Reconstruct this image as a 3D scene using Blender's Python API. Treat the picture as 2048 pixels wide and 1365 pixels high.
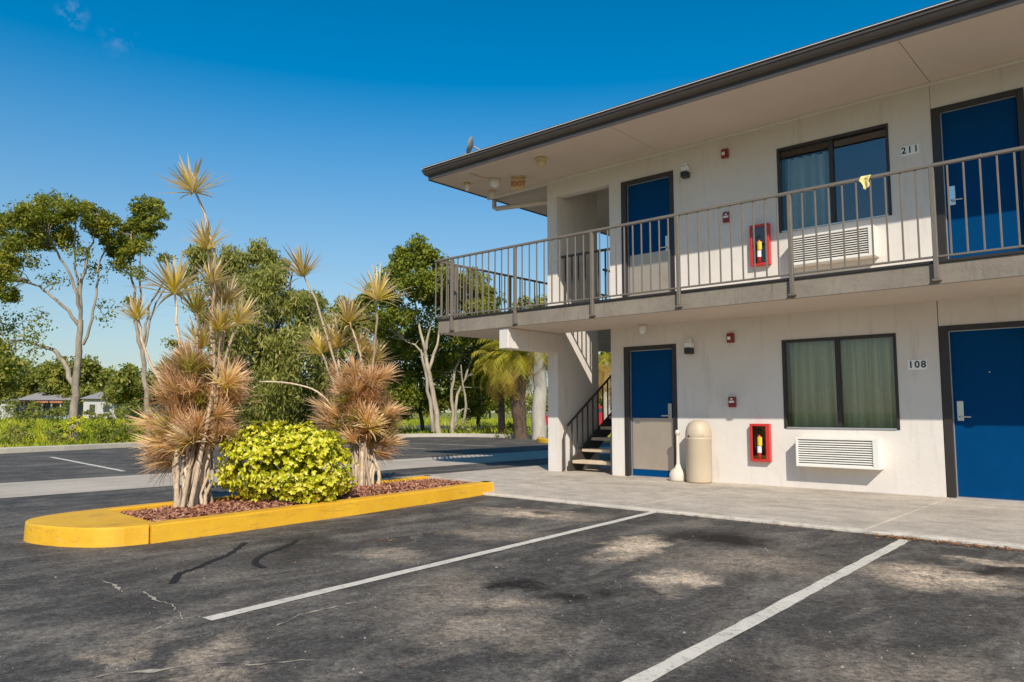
import bpy, math, random
import numpy as np
from mathutils import Vector, Matrix
R = math.radians
scn = bpy.context.scene
for o in list(bpy.data.objects): bpy.data.objects.remove(o, do_unlink=True)
col = scn.collection

# ------------------------------------------------------------------ camera
FPX, YAW, PITCH, CAMZ = 1507.0, R(41.5), R(5.36), 1.03
cam = bpy.data.cameras.new('camera'); cam.lens = 36 * FPX / 2048; cam.sensor_width = 36
cam.clip_start = 0.05; cam.clip_end = 3000
camo = bpy.data.objects.new('camera', cam); col.objects.link(camo)
camo.location = (0, 0, CAMZ); camo.rotation_euler = (math.pi / 2 + PITCH, 0, YAW)
scn.camera = camo
# ------------------------------------------------------------------ sky and sun
SUN = Vector((1.10, -1.0, 1.12)).normalized()
world = bpy.data.worlds.new('World'); scn.world = world; world.use_nodes = True
wn = world.node_tree; wn.nodes.clear()
wo = wn.nodes.new('ShaderNodeOutputWorld'); bg = wn.nodes.new('ShaderNodeBackground')
sky = wn.nodes.new('ShaderNodeTexSky'); sky.sky_type = 'NISHITA'; sky.sun_disc = False
sky.sun_elevation = math.asin(SUN.z); sky.sun_rotation = math.atan2(SUN.x, SUN.y)
sky.air_density = 1.0; sky.dust_density = 0.35; sky.ozone_density = 2.2; sky.altitude = 0
hs = wn.nodes.new('ShaderNodeHueSaturation')
tc = wn.nodes.new('ShaderNodeTexCoord'); sp_ = wn.nodes.new('ShaderNodeSeparateXYZ'); wn.links.new(tc.outputs['Generated'], sp_.inputs[0])
def wmap(a, b, c, d):
    n = wn.nodes.new('ShaderNodeMapRange'); n.interpolation_type = 'SMOOTHSTEP'
    for i, v in enumerate((a, b, c, d)): n.inputs[i+1].default_value = v
    wn.links.new(sp_.outputs[2], n.inputs[0]); return n.outputs[0]
wn.links.new(wmap(0.02, 0.62, 1.04, 1.70), hs.inputs['Saturation']); hs.inputs['Hue'].default_value = 0.491
vr = wn.nodes.new('ShaderNodeValToRGB'); ve = vr.color_ramp.elements; vr.color_ramp.interpolation = 'B_SPLINE'
for i_, (p_, v_) in enumerate(((0.0, 0.50), (0.12, 0.64), (0.27, 0.86), (0.38, 0.95), (0.60, 0.84), (1.0, 0.80))):
    e_ = ve[i_] if i_ < 2 else ve.new(p_)
    e_.position = p_; e_.color = (v_, v_, v_, 1)
vm_ = wn.nodes.new('ShaderNodeMath'); vm_.operation = 'MULTIPLY'; vm_.inputs[1].default_value = 1.20
wn.links.new(sp_.outputs[2], vr.inputs[0]); wn.links.new(vr.outputs[0], vm_.inputs[0]); wn.links.new(vm_.outputs[0], hs.inputs['Value'])
wn.links.new(sky.outputs[0], hs.inputs['Color']); 
# two faint wisps of thin cloud high on the left
def wisp(col_out, d, size, amt, scale):
    sb = wn.nodes.new('ShaderNodeVectorMath'); sb.operation = 'DISTANCE'; wn.links.new(tc.outputs['Generated'], sb.inputs[0]); sb.inputs[1].default_value = d
    mr = wn.nodes.new('ShaderNodeMapRange'); mr.interpolation_type = 'SMOOTHSTEP'
    for i, v in enumerate((size, 0.0, 0.0, 1.0)): mr.inputs[i+1].default_value = v
    wn.links.new(sb.outputs['Value'], mr.inputs[0])
    nz = wn.nodes.new('ShaderNodeTexNoise'); nz.inputs['Scale'].default_value = scale; nz.inputs['Detail'].default_value = 7; nz.inputs['Roughness'].default_value = 0.6; wn.links.new(tc.outputs['Generated'], nz.inputs['Vector'])
    m2 = wn.nodes.new('ShaderNodeMapRange'); 
    for i, v in enumerate((0.45, 0.72, 0.0, amt)): m2.inputs[i+1].default_value = v
    wn.links.new(nz.outputs['Fac'], m2.inputs[0])
    mu = wn.nodes.new('ShaderNodeMath'); mu.operation = 'MULTIPLY'; wn.links.new(mr.outputs[0], mu.inputs[0]); wn.links.new(m2.outputs[0], mu.inputs[1])
    mx = wn.nodes.new('ShaderNodeMix'); mx.data_type = 'RGBA'; wn.links.new(mu.outputs[0], mx.inputs[0]); wn.links.new(col_out, mx.inputs[6]); mx.inputs[7].default_value = (4.2, 5.2, 6.4, 1)
    return mx.outputs[2]
def pxdir(x, y):
    f_ = Vector((-math.sin(YAW)*math.cos(PITCH), math.cos(YAW)*math.cos(PITCH), math.sin(PITCH))); r_ = Vector((math.cos(YAW), math.sin(YAW), 0)); u_ = r_.cross(f_)
    return (f_ + r_*(x-1024)/FPX - u_*(y-682.5)/FPX).normalized()
cl_ = wisp(hs.outputs[0], pxdir(145, 30), 0.020, 0.42, 60); cl_ = wisp(cl_, pxdir(238, 80), 0.026, 0.16, 50); cl_ = wisp(cl_, pxdir(190, 712), 0.10, 0.35, 22)
wn.links.new(cl_, bg.inputs[0]); wn.links.new(bg.outputs[0], wo.inputs[0])
bg.inputs[1].default_value = 0.112
sl = bpy.data.lights.new('sun', 'SUN'); sl.energy = 4.4; sl.angle = R(0.5); sl.color = (1.0, 0.935, 0.83)
so = bpy.data.objects.new('sun', sl); col.objects.link(so); so.rotation_euler = SUN.to_track_quat('Z', 'Y').to_euler(); so.location = (20, -20, 30)
scn.view_settings.view_transform = 'Standard'; scn.view_settings.look = 'None'
scn.view_settings.exposure = 0.15; scn.view_settings.gamma = 1.0; scn.view_settings.use_curve_mapping = False

# ------------------------------------------------------------------ pixel helpers (photo pixels, 2048 wide)
_f = np.array([-math.sin(YAW) * math.cos(PITCH), math.cos(YAW) * math.cos(PITCH), math.sin(PITCH)])
_r = np.array([math.cos(YAW), math.sin(YAW), 0.0]); _u = np.cross(_r, _f); _C = np.array([0, 0, CAMZ])
def ray(x, y): return _f + _r * (x - 1024) / FPX - _u * (y - 682.5) / FPX
def at(x, y, d): return _C + ray(x, y) * d                       # point at depth d
def onz(x, y, z): d = ray(x, y); return _C + d * ((z - CAMZ) / d[2])

# ------------------------------------------------------------------ mesh helpers
class MB:
    def __init__(s): s.v = []; s.f = []; s.m = []
    def add(s, vs, fs, smooth=False):
        b = len(s.v); s.v += [tuple(map(float, p)) for p in vs]
        for q in fs: s.f.append(tuple(b + i for i in q)); s.m.append(smooth)
        return s
    def box(s, x0, x1, y0, y1, z0, z1):
        return s.add([(x0,y0,z0),(x1,y0,z0),(x1,y1,z0),(x0,y1,z0),(x0,y0,z1),(x1,y0,z1),(x1,y1,z1),(x0,y1,z1)],
              [(0,3,2,1),(4,5,6,7),(0,1,5,4),(1,2,6,5),(2,3,7,6),(3,0,4,7)])
    def cbox(s, x0, x1, y0, y1, z0, z1, b=0.006):
        # box with chamfered vertical and horizontal edges
        vs = []; xs = (x0, x1); ys = (y0, y1); zs = (z0, z1); idx = {}
        for i in (0,1):
            for j in (0,1):
                for k in (0,1):
                    sx, sy, sz = (1,-1)[i], (1,-1)[j], (1,-1)[k]
                    idx[i,j,k,'x'] = len(vs); vs.append((xs[i], ys[j]+sy*b, zs[k]+sz*b))
                    idx[i,j,k,'y'] = len(vs); vs.append((xs[i]+sx*b, ys[j], zs[k]+sz*b))
                    idx[i,j,k,'z'] = len(vs); vs.append((xs[i]+sx*b, ys[j]+sy*b, zs[k]))
        I = lambda i,j,k,a: idx[i,j,k,a]; fs = []
        for i in (0,1):
            q=[I(i,0,0,'x'),I(i,1,0,'x'),I(i,1,1,'x'),I(i,0,1,'x')]; fs.append(q if i else q[::-1])
            q=[I(0,i,0,'y'),I(1,i,0,'y'),I(1,i,1,'y'),I(0,i,1,'y')]; fs.append(q[::-1] if i else q)
            q=[I(0,0,i,'z'),I(1,0,i,'z'),I(1,1,i,'z'),I(0,1,i,'z')]; fs.append(q if i else q[::-1])
        for j in (0,1):
            for k in (0,1):
                fs.append([I(0,j,k,'y'),I(1,j,k,'y'),I(1,j,k,'z'),I(0,j,k,'z')])
                fs.append([I(j,0,k,'x'),I(j,1,k,'x'),I(j,1,k,'z'),I(j,0,k,'z')])
                fs.append([I(j,k,0,'x'),I(j,k,1,'x'),I(j,k,1,'y'),I(j,k,0,'y')])
        for i in (0,1):
            for j in (0,1):
                for k in (0,1): fs.append([I(i,j,k,'x'),I(i,j,k,'y'),I(i,j,k,'z')])
        return s.add(vs, fs)
    def tube(s, pts, rad, n=8, cap=True, smooth=True):
        pts = [np.array(p, float) for p in pts]; rad = list(rad) if hasattr(rad, '__len__') else [rad]*len(pts)
        vs = []; fs = []; up = np.array([0.31, 0.17, 0.93])
        for i, p in enumerate(pts):
            t = pts[min(i+1, len(pts)-1)] - pts[max(i-1, 0)]; t = t / (np.linalg.norm(t) + 1e-9)
            a = np.cross(t, up); 
            if np.linalg.norm(a) < 0.15: a = np.cross(t, [1, 0, 0])
            a /= np.linalg.norm(a); b = np.cross(t, a)
            for k in range(n):
                an = 2*math.pi*k/n; vs.append(p + rad[i]*(math.cos(an)*a + math.sin(an)*b))
        for i in range(len(pts)-1):
            for k in range(n): fs.append((i*n+k, i*n+(k+1)%n, (i+1)*n+(k+1)%n, (i+1)*n+k))
        s.add(vs, fs, smooth)
        if cap:
            s.add(vs[:n], [tuple(range(n))]); s.add(vs[-n:], [tuple(range(n))[::-1]])
        return s
    def lathe(s, cx, cy, prof, n=24, smooth=True, axis='z', cz=0):
        vs = []; fs = []
        for r, h in prof:
            for k in range(n):
                a = 2*math.pi*k/n
                if axis == 'z': vs.append((cx + r*math.cos(a), cy + r*math.sin(a), cz + h))
                elif axis == 'y': vs.append((cx + r*math.cos(a), cy + h, cz + r*math.sin(a)))
                else: vs.append((cx + h, cy + r*math.cos(a), cz + r*math.sin(a)))
        for i in range(len(prof)-1):
            for k in range(n): fs.append((i*n+k, i*n+(k+1)%n, (i+1)*n+(k+1)%n, (i+1)*n+k))
        return s.add(vs, fs, smooth)
    def prism(s, poly, z0, z1):
        n = len(poly)
        return s.add([(x, y, z0) for x, y in poly] + [(x, y, z1) for x, y in poly],
                     [tuple(range(n))[::-1], tuple(range(n, 2*n))] + [(i, (i+1)%n, n+(i+1)%n, n+i) for i in range(n)])
    def mesh(s, name, mat, off=(0,0,0)):
        me = bpy.data.meshes.new(name); ox, oy, oz = off
        me.from_pydata([(x-ox, y-oy, z-oz) for x, y, z in s.v], [], s.f)
        me.polygons.foreach_set('use_smooth', s.m); me.materials.append(mat); me.update()
        return me
def link(name, me, parent=None, loc=(0,0,0)):
    o = bpy.data.objects.new(name, me); col.objects.link(o); o.location = loc
    if parent: o.parent = parent
    return o
def tag(o, label=None, cat=None, group=None, kind=None):
    if label: o['label'] = label
    if cat: o['category'] = cat
    if group: o['group'] = group
    if kind: o['kind'] = kind
    return o
def empty(name, loc, label, cat, group=None):
    o = link(name, None, None, loc); o.empty_display_size = 0.1
    return tag(o, label, cat, group)
def wp(p):                                                        # world position of a thing or part
    l = Vector((0,0,0))
    while p is not None: l += p.location; p = p.parent
    return l
def part(name, mb, mat, parent): return link(name, mb.mesh(name, mat, wp(parent)), parent)
def solo(name, mb, mat, loc=(0,0,0), **k): return tag(link(name, mb.mesh(name, mat, loc), None, loc), **k)
def fast_mesh(name, verts, faces, mat, attrs=None, smooth=False):
    # verts (n,3), faces (m,k) of constant size
    me = bpy.data.meshes.new(name); verts = np.asarray(verts, np.float32); faces = np.asarray(faces, np.int32)
    k = faces.shape[1]; me.vertices.add(len(verts)); me.vertices.foreach_set('co', verts.ravel())
    me.loops.add(faces.size); me.loops.foreach_set('vertex_index', faces.ravel())
    me.polygons.add(len(faces)); me.polygons.foreach_set('loop_start', np.arange(0, faces.size, k, dtype=np.int32))
    me.polygons.foreach_set('loop_total', np.full(len(faces), k, np.int32))
    if smooth: me.polygons.foreach_set('use_smooth', np.ones(len(faces), bool))
    for nm, arr in (attrs or {}).items():
        a = me.attributes.new(nm, 'FLOAT', 'POINT'); a.data.foreach_set('value', np.asarray(arr, np.float32))
    me.materials.append(mat); me.update(calc_edges=True); return me

# ------------------------------------------------------------------ materials
def nm(name):
    m = bpy.data.materials.new(name); m.use_nodes = True; t = m.node_tree
    return m, t, t.nodes['Principled BSDF'], t.nodes['Material Output']
def N(t, typ, **k):
    n = t.nodes.new(typ)
    for a, v in k.items(): setattr(n, a, v)
    return n
def L(t, a, b): t.links.new(a, b)
def noise(t, vec, scale, detail=4, rough=0.55, dist=0.0):
    n = N(t, 'ShaderNodeTexNoise'); n.inputs['Scale'].default_value = scale; n.inputs['Detail'].default_value = detail
    n.inputs['Roughness'].default_value = rough; n.inputs['Distortion'].default_value = dist
    if vec is not None: L(t, vec, n.inputs['Vector'])
    return n.outputs['Fac']
def ramp(t, fac, stops, interp='LINEAR'):
    n = N(t, 'ShaderNodeValToRGB'); n.color_ramp.interpolation = interp; e = n.color_ramp.elements
    while len(e) < len(stops): e.new(0.5)
    for i, (p, c) in enumerate(stops):
        e[i].position = p; e[i].color = (c, c, c, 1) if not hasattr(c, '__len__') else (*c, 1)
    L(t, fac, n.inputs[0]); return n.outputs[0]
def mix(t, fac, a, b, mode='MIX'):
    n = N(t, 'ShaderNodeMix', data_type='RGBA', blend_type=mode)
    for s, v in ((n.inputs[0], fac), (n.inputs[6], a), (n.inputs[7], b)):
        if hasattr(v, 'is_output') or hasattr(v, 'links'): L(t, v, s)
        elif hasattr(v, '__len__'): s.default_value = (*v[:3], 1)
        else: s.default_value = v
    return n.outputs[2]
def math_(t, op, a, b=None, c=None, clamp=False):
    n = N(t, 'ShaderNodeMath', operation=op); n.use_clamp = clamp
    for i, v in enumerate((a, b, c)):
        if v is None: continue
        if hasattr(v, 'links'): L(t, v, n.inputs[i])
        else: n.inputs[i].default_value = v
    return n.outputs[0]
def pos(t): return N(t, 'ShaderNodeNewGeometry').outputs['Position']
def bump(t, b, h, strength=0.3, dist=0.01):
    n = N(t, 'ShaderNodeBump'); n.inputs['Strength'].default_value = strength; n.inputs['Distance'].default_value = dist
    L(t, h, n.inputs['Height']); L(t, n.outputs[0], b.inputs['Normal'])
def plain(name, c, rough=0.6, var=0.12, scale=6.0, bstr=0.15, bscale=60, bdist=0.004, metallic=0.0, dirt=None, spec=None, fine=0.06):
    m, t, b, o = nm(name); p = pos(t)
    n1 = noise(t, p, scale, 5, 0.6); n2 = noise(t, p, bscale, 3)
    v = ramp(t, n1, [(0.25, tuple(x*(1-var) for x in c)), (0.75, tuple(min(1, x*(1+var)) for x in c))])
    v = mix(t, fine*2, v, ramp(t, n2, [(0.3, tuple(x*0.6 for x in c)), (0.7, tuple(min(1, x*1.3) for x in c))]))
    if dirt:
        dm = ramp(t, noise(t, p, dirt[1], 6, 0.7, 0.3), [(dirt[2], 0.0), (dirt[2]+0.16, dirt[3])]); v = mix(t, dm, v, dirt[0])
    L(t, v, b.inputs['Base Color']); b.inputs['Roughness'].default_value = rough; b.inputs['Metallic'].default_value = metallic
    if spec is not None: b.inputs['Specular IOR Level'].default_value = spec
    if bstr: bump(t, b, n2, bstr, bdist)
    return m
M = {}
M['taupe'] = plain('taupe_metal_paint', (0.17, 0.142, 0.112), 0.55, 0.12, 5, 0.1, 90, dirt=((0.10,0.075,0.055), 9, 0.62, 0.6))
M['soffit'] = plain('soffit_paint', (0.62, 0.53, 0.44), 0.85, 0.05, 1.5, 0.2, 130, 0.003)
M['trim'] = plain('white_trim_paint', (0.74, 0.70, 0.64), 0.7, 0.06, 3, 0.15, 90)
M['brown'] = plain('dark_brown_frame_paint', (0.030, 0.023, 0.019), 0.45, 0.15, 6, 0.1, 80)
M['gutter'] = plain('brown_gutter_paint', (0.075, 0.060, 0.048), 0.4, 0.12, 4, 0.1, 60, dirt=((0.05,0.04,0.03), 5, 0.6, 0.5))
M['alu'] = plain('aluminium', (0.62, 0.62, 0.62), 0.35, 0.06, 8, 0.05, 120, metallic=0.7)
M['steel'] = plain('brushed_kick_plate', (0.56, 0.46, 0.36), 0.42, 0.1, 3, 0.1, 150, metallic=0.6)
M['chrome'] = plain('satin_handle', (0.7, 0.69, 0.67), 0.25, 0.04, 8, 0.0, 80, metallic=1.0)
M['blue'] = plain('blue_door_paint', (0.0003, 0.050, 0.155), 0.5, 0.08, 3, 0.12, 70, 0.002, dirt=((0.01,0.06,0.15), 12, 0.66, 0.4), spec=0.05)
M['acwhite'] = plain('air_conditioner_white', (0.78, 0.74, 0.67), 0.5, 0.05, 6, 0.05, 80, dirt=((0.45,0.36,0.25), 7, 0.64, 0.4))
M['acdark'] = plain('air_conditioner_inside', (0.06, 0.055, 0.05), 0.7)
M['red'] = plain('red_enamel', (0.55, 0.03, 0.025), 0.35, 0.08, 8, 0.03, 80)
M['darkred'] = plain('dark_red_plastic', (0.24, 0.018, 0.02), 0.4, 0.08, 8, 0.03, 80)
M['black'] = plain('black_plastic', (0.02, 0.02, 0.022), 0.4)
M['white'] = plain('white_plastic', (0.8, 0.79, 0.76), 0.4, 0.04, 8, 0.03)
M['yellowtag'] = plain('yellow_plastic', (0.72, 0.52, 0.03), 0.5)
M['beige'] = plain('beige_bin_plastic', (0.53, 0.43, 0.30), 0.5, 0.07, 4, 0.12, 90, dirt=((0.36,0.27,0.18), 6, 0.6, 0.4))
M['urn'] = plain('pale_urn_plastic', (0.66, 0.58, 0.47), 0.55, 0.07, 6, 0.1, 70)
M['plaque'] = plain('white_number_plaque', (0.90, 0.89, 0.86), 0.5, 0.03)
M['exity'] = plain('aged_exit_sign_housing', (0.60, 0.47, 0.24), 0.5, 0.1, 8, 0.05)
M['exitt'] = plain('exit_lettering', (0.42, 0.13, 0.04), 0.5)
M['ink'] = plain('dark_numerals', (0.03, 0.028, 0.03), 0.5)
M['tread'] = plain('concrete_tread', (0.60, 0.47, 0.33), 0.85, 0.2, 6, 0.3, 60)
M['darksteel'] = plain('dark_stair_steel', (0.055, 0.047, 0.04), 0.5, 0.2, 6, 0.1, 60)
M['line'] = plain('worn_white_line_paint', (0.66, 0.59, 0.49), 0.85, 0.15, 4, 0.4, 120, 0.004, dirt=((0.20,0.175,0.15), 26, 0.53, 0.75))
M['roof'] = plain('roof_shingle', (0.24, 0.20, 0.16), 0.9, 0.2, 8, 0.5, 40)
M['sand'] = plain('sand_in_cracks', (0.40, 0.34, 0.26), 0.95, 0.3, 30, 0.3, 60)
M['grit'] = plain('grit_stone', (0.34, 0.30, 0.25), 0.9, 0.2, 30)
M['seal'] = plain('crack_seal', (0.008, 0.008, 0.009), 0.75, 0.1, 12, 0.1, 40)
M['inside'] = plain('room_interior', (0.10, 0.095, 0.085), 0.9)
M['kerb'] = plain('concrete_kerb', (0.50, 0.45, 0.37), 0.9, 0.15, 2.5, 0.4, 50, 0.006, dirt=((0.22,0.19,0.15), 4, 0.58, 0.6))
M['kerblight'] = plain('pale_concrete_edge', (0.60, 0.53, 0.44), 0.9, 0.15, 2.5, 0.4, 50, 0.006, dirt=((0.30,0.26,0.21), 6, 0.50, 0.7))
M['dish'] = plain('grey_dish_paint', (0.20, 0.20, 0.19), 0.6)
M['redcar'] = plain('red_car_paint', (0.50, 0.012, 0.02), 0.22, 0.03, 4, 0.0, spec=0.8)
M['rubber'] = plain('tyre_rubber', (0.02, 0.02, 0.02), 0.8)
M['housew'] = plain('house_white_siding', (0.46, 0.45, 0.44), 0.8, 0.08, 1)
M['houseroof'] = plain('house_grey_roof', (0.30, 0.28, 0.275), 0.8, 0.12, 1)
M['houseblue'] = plain('house_blue_grey_siding', (0.30, 0.35, 0.42), 0.8, 0.1, 1)
M['houseglass'] = plain('house_dark_window', (0.04, 0.05, 0.06), 0.15)
M['houserust'] = plain('porch_red_trim', (0.42, 0.16, 0.08), 0.8)

# stucco wall: painted block with faint rain streaks and scuffs
def wall_mat():
    m, t, b, o = nm('white_stucco_wall'); p = pos(t)
    big = noise(t, p, 0.9, 5, 0.6); c = ramp(t, big, [(0.3, (0.66, 0.60, 0.535)), (0.7, (0.74, 0.685, 0.62))])
    mp = N(t, 'ShaderNodeMapping'); mp.inputs['Scale'].default_value = (6, 6, 0.7); L(t, p, mp.inputs[0])
    st = ramp(t, noise(t, mp.outputs[0], 1.3, 5, 0.65), [(0.56, 0.0), (0.76, 0.5)]); c = mix(t, st, c, (0.48, 0.42, 0.34))
    sp = ramp(t, noise(t, p, 14, 4, 0.7), [(0.66, 0.0), (0.74, 0.35)]); c = mix(t, sp, c, (0.55, 0.50, 0.44))
    L(t, c, b.inputs['Base Color']); b.inputs['Roughness'].default_value = 0.9
    h = math_(t, 'ADD', noise(t, p, 45, 5, 0.7), math_(t, 'MULTIPLY', noise(t, p, 9, 3), 1.2)); bump(t, b, h, 0.45, 0.006)
    return m
M['wall'] = wall_mat()
def slab_face_mat():
    m, t, b, o = nm('taupe_painted_concrete_edge'); p = pos(t)
    c = ramp(t, noise(t, p, 3, 6, 0.7), [(0.3, (0.20, 0.165, 0.125)), (0.7, (0.30, 0.25, 0.195))])
    mp = N(t, 'ShaderNodeMapping'); mp.inputs['Scale'].default_value = (5, 5, 0.6); L(t, p, mp.inputs[0])
    c = mix(t, ramp(t, noise(t, mp.outputs[0], 3, 5, 0.7), [(0.55, 0.0), (0.75, 0.5)]), c, (0.10, 0.085, 0.07))
    c = mix(t, ramp(t, noise(t, p, 11, 6, 0.75), [(0.66, 0.0), (0.70, 0.8)]), c, (0.48, 0.42, 0.35))
    L(t, c, b.inputs['Base Color']); b.inputs['Roughness'].default_value = 0.85; bump(t, b, noise(t, p, 30, 5, 0.7), 0.5, 0.008); return m
M['slabface'] = slab_face_mat()
def walk_mat():
    m, t, b, o = nm('weathered_concrete_walkway'); p = pos(t)
    c = ramp(t, noise(t, p, 0.8, 6, 0.65), [(0.28, (0.40, 0.335, 0.265)), (0.5, (0.52, 0.44, 0.35)), (0.75, (0.62, 0.53, 0.425))])
    mp = N(t, 'ShaderNodeMapping'); mp.inputs['Scale'].default_value = (0.5, 2.2, 1); L(t, p, mp.inputs[0])
    c = mix(t, ramp(t, noise(t, mp.outputs[0], 1.6, 6, 0.7, 0.4), [(0.50, 0.0), (0.70, 0.6)]), c, (0.30, 0.27, 0.235))
    c = mix(t, 0.6, c, mix(t, 1.0, c, ramp(t, noise(t, p, 30, 7, 0.85), [(0.34, 0.55), (0.66, 1.35)]), 'MULTIPLY'))
    c = mix(t, 0.6, c, mix(t, 1.0, c, ramp(t, noise(t, p, 3.5, 7, 0.75, 0.5), [(0.34, 0.62), (0.66, 1.3)]), 'MULTIPLY'))
    c = mix(t, ramp(t, noise(t, p, 5, 6, 0.8), [(0.66, 0.0), (0.74, 0.5)]), c, (0.56, 0.52, 0.46))
    L(t, c, b.inputs['Base Color']); b.inputs['Roughness'].default_value = 0.8; bump(t, b, noise(t, p, 70, 4, 0.7), 0.3, 0.005); return m
M['walk'] = walk_mat()
def yellow_mat():
    m, t, b, o = nm('yellow_kerb_paint'); p = pos(t)
    c = ramp(t, noise(t, p, 2.2, 6, 0.65), [(0.3, (0.70, 0.35, 0.012)), (0.7, (0.82, 0.46, 0.025))])
    c = mix(t, ramp(t, noise(t, p, 5, 6, 0.75, 0.5), [(0.60, 0.0), (0.72, 0.6)]), c, (0.50, 0.28, 0.05))
    c = mix(t, ramp(t, noise(t, p, 13, 7, 0.85), [(0.60, 0.0), (0.64, 0.8)]), c, (0.42, 0.36, 0.28))
    mpk = N(t, 'ShaderNodeMapping'); mpk.inputs['Scale'].default_value = (3, 1.2, 9); L(t, p, mpk.inputs[0])
    c = mix(t, ramp(t, noise(t, mpk.outputs[0], 2.2, 7, 0.8, 0.4), [(0.54, 0.0), (0.70, 0.6)]), c, (0.24, 0.14, 0.03))
    L(t, c, b.inputs['Base Color']); b.inputs['Roughness'].default_value = 0.62; bump(t, b, noise(t, p, 26, 5, 0.7), 0.45, 0.008); return m
M['yellow'] = yellow_mat()
# asphalt: sealed dark coat, worn sandy patches with their own places, oil spots, fine stone specks, hairline cracks
LIGHTP = [(-5.16,6.11,0.72,0.36,0.2,0.85),(-3.30,5.15,0.24,0.62,0.25,0.9),(-2.47,4.36,0.22,0.34,0.2,0.85),(-2.6,2.75,0.40,0.30,0.5,0.36),
          (-1.25,5.55,0.50,0.45,0.4,0.7),(-3.2,1.72,0.16,0.42,0.95,0.36),(-3.6,1.45,0.10,0.45,1.0,0.28),(-4.5,3.7,0.35,0.25,0.2,0.45),(-4.6,4.9,0.5,0.3,0.3,0.3),
          (-1.0,6.35,0.45,0.16,0.0,0.6),(-2.95,3.15,0.30,0.20,0.4,0.4),(-2.35,5.2,0.6,0.5,0.2,0.3),(-0.9,3.4,0.5,0.4,0.2,0.22),(-3.3,3.1,0.3,0.8,0.7,0.2)]
DARKP = [(-2.98,6.0,0.50,0.42,0.2,0.95),(-2.75,3.48,0.16,0.12,0,0.85),(-3.14,3.57,0.2,0.15,0,0.8),(-2.6,3.72,0.12,0.1,0,0.6),(-1.02,6.0,0.2,0.2,0,0.7),(-5.1,6.3,0.2,0.14,0,0.6),(-5.3,3.5,0.7,0.22,-0.6,0.45)]
def asphalt_mat():
    m, t, b, o = nm('sealed_asphalt'); p = pos(t)
    n1 = noise(t, p, 0.55, 6, 0.62); n2 = noise(t, p, 3.2, 6, 0.7); n3 = noise(t, p, 90, 3, 0.6)
    c = ramp(t, n1, [(0.3, (0.046, 0.040, 0.034)), (0.55, (0.067, 0.057, 0.048)), (0.8, (0.096, 0.081, 0.067))])
    c = mix(t, ramp(t, n2, [(0.46, 0.0), (0.70, 0.65)]), c, (0.115, 0.103, 0.088))
    def blob(lst):
        acc = None
        dv = N(t, 'ShaderNodeTexNoise'); dv.inputs['Scale'].default_value = 2.6; dv.inputs['Detail'].default_value = 6; dv.inputs['Roughness'].default_value = 0.68
        L(t, p, dv.inputs['Vector'])
        vm = N(t, 'ShaderNodeVectorMath', operation='MULTIPLY_ADD'); L(t, dv.outputs['Color'], vm.inputs[0]); vm.inputs[1].default_value = (0.9, 0.9, 0); vm.inputs[2].default_value = (-0.45, -0.45, 0)
        va = N(t, 'ShaderNodeVectorMath', operation='ADD'); L(t, p, va.inputs[0]); L(t, vm.outputs[0], va.inputs[1])
        for x, y, rx, ry, ang, s in lst:
            mp = N(t, 'ShaderNodeMapping', vector_type='TEXTURE'); mp.inputs['Location'].default_value = (x, y, -0.03)
            mp.inputs['Rotation'].default_value = (0, 0, ang); mp.inputs['Scale'].default_value = (rx, ry, 1); L(t, va.outputs[0], mp.inputs[0])
            ln = N(t, 'ShaderNodeVectorMath', operation='LENGTH'); L(t, mp.outputs[0], ln.inputs[0])
            mr = N(t, 'ShaderNodeMapRange'); mr.inputs[1].default_value = 1.25; mr.inputs[2].default_value = 0.35; mr.inputs[3].default_value = 0; mr.inputs[4].default_value = min(1.0, s*1.3)
            L(t, ln.outputs['Value'], mr.inputs[0])
            acc = mr.outputs[0] if acc is None else math_(t, 'MAXIMUM', acc, mr.outputs[0])
        return acc
    lp = blob(LIGHTP); br = math_(t, 'MULTIPLY', ramp(t, noise(t, p, 6, 8, 0.8, 0.6), [(0.38, 0.18), (0.50, 1.0)]), ramp(t, noise(t, p, 28, 6, 0.85), [(0.34, 0.45), (0.52, 1.0)]))
    c = mix(t, math_(t, 'MULTIPLY', lp, br), c, (0.66, 0.50, 0.35))
    # pale dusty film, stretched towards the building
    mp = N(t, 'ShaderNodeMapping'); mp.inputs['Rotation'].default_value = (0, 0, 0.12); mp.inputs['Scale'].default_value = (1.5, 0.55, 1); L(t, p, mp.inputs[0])
    c = mix(t, ramp(t, noise(t, mp.outputs[0], 1.5, 7, 0.72, 0.6), [(0.46, 0.0), (0.64, 0.75)]), c, (0.20, 0.17, 0.135))
    c = mix(t, blob(DARKP), c, (0.016, 0.011, 0.007))
    # exposed aggregate and grit specks
    vo = N(t, 'ShaderNodeTexVoronoi'); vo.inputs['Scale'].default_value = 42; L(t, p, vo.inputs['Vector'])
    sp = math_(t, 'MULTIPLY', ramp(t, vo.outputs['Distance'], [(0.10, 1.0), (0.2, 0.0)]), ramp(t, noise(t, p, 2.0, 5, 0.7), [(0.42, 0.0), (0.66, 0.5)]))
    c = mix(t, sp, c, (0.28, 0.25, 0.205))
    c = mix(t, 0.75, c, mix(t, 1.0, c, ramp(t, noise(t, p, 30, 8, 0.9), [(0.38, 0.15), (0.64, 2.1)]), 'MULTIPLY'))
    c = mix(t, 0.5, c, mix(t, 1.0, c, ramp(t, noise(t, p, 9, 7, 0.8, 0.3), [(0.34, 0.45), (0.66, 1.6)]), 'MULTIPLY'))
    c = mix(t, ramp(t, noise(t, p, 22, 5, 0.9), [(0.62, 0.0), (0.70, 0.55)]), c, (0.24, 0.20, 0.15))
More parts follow.
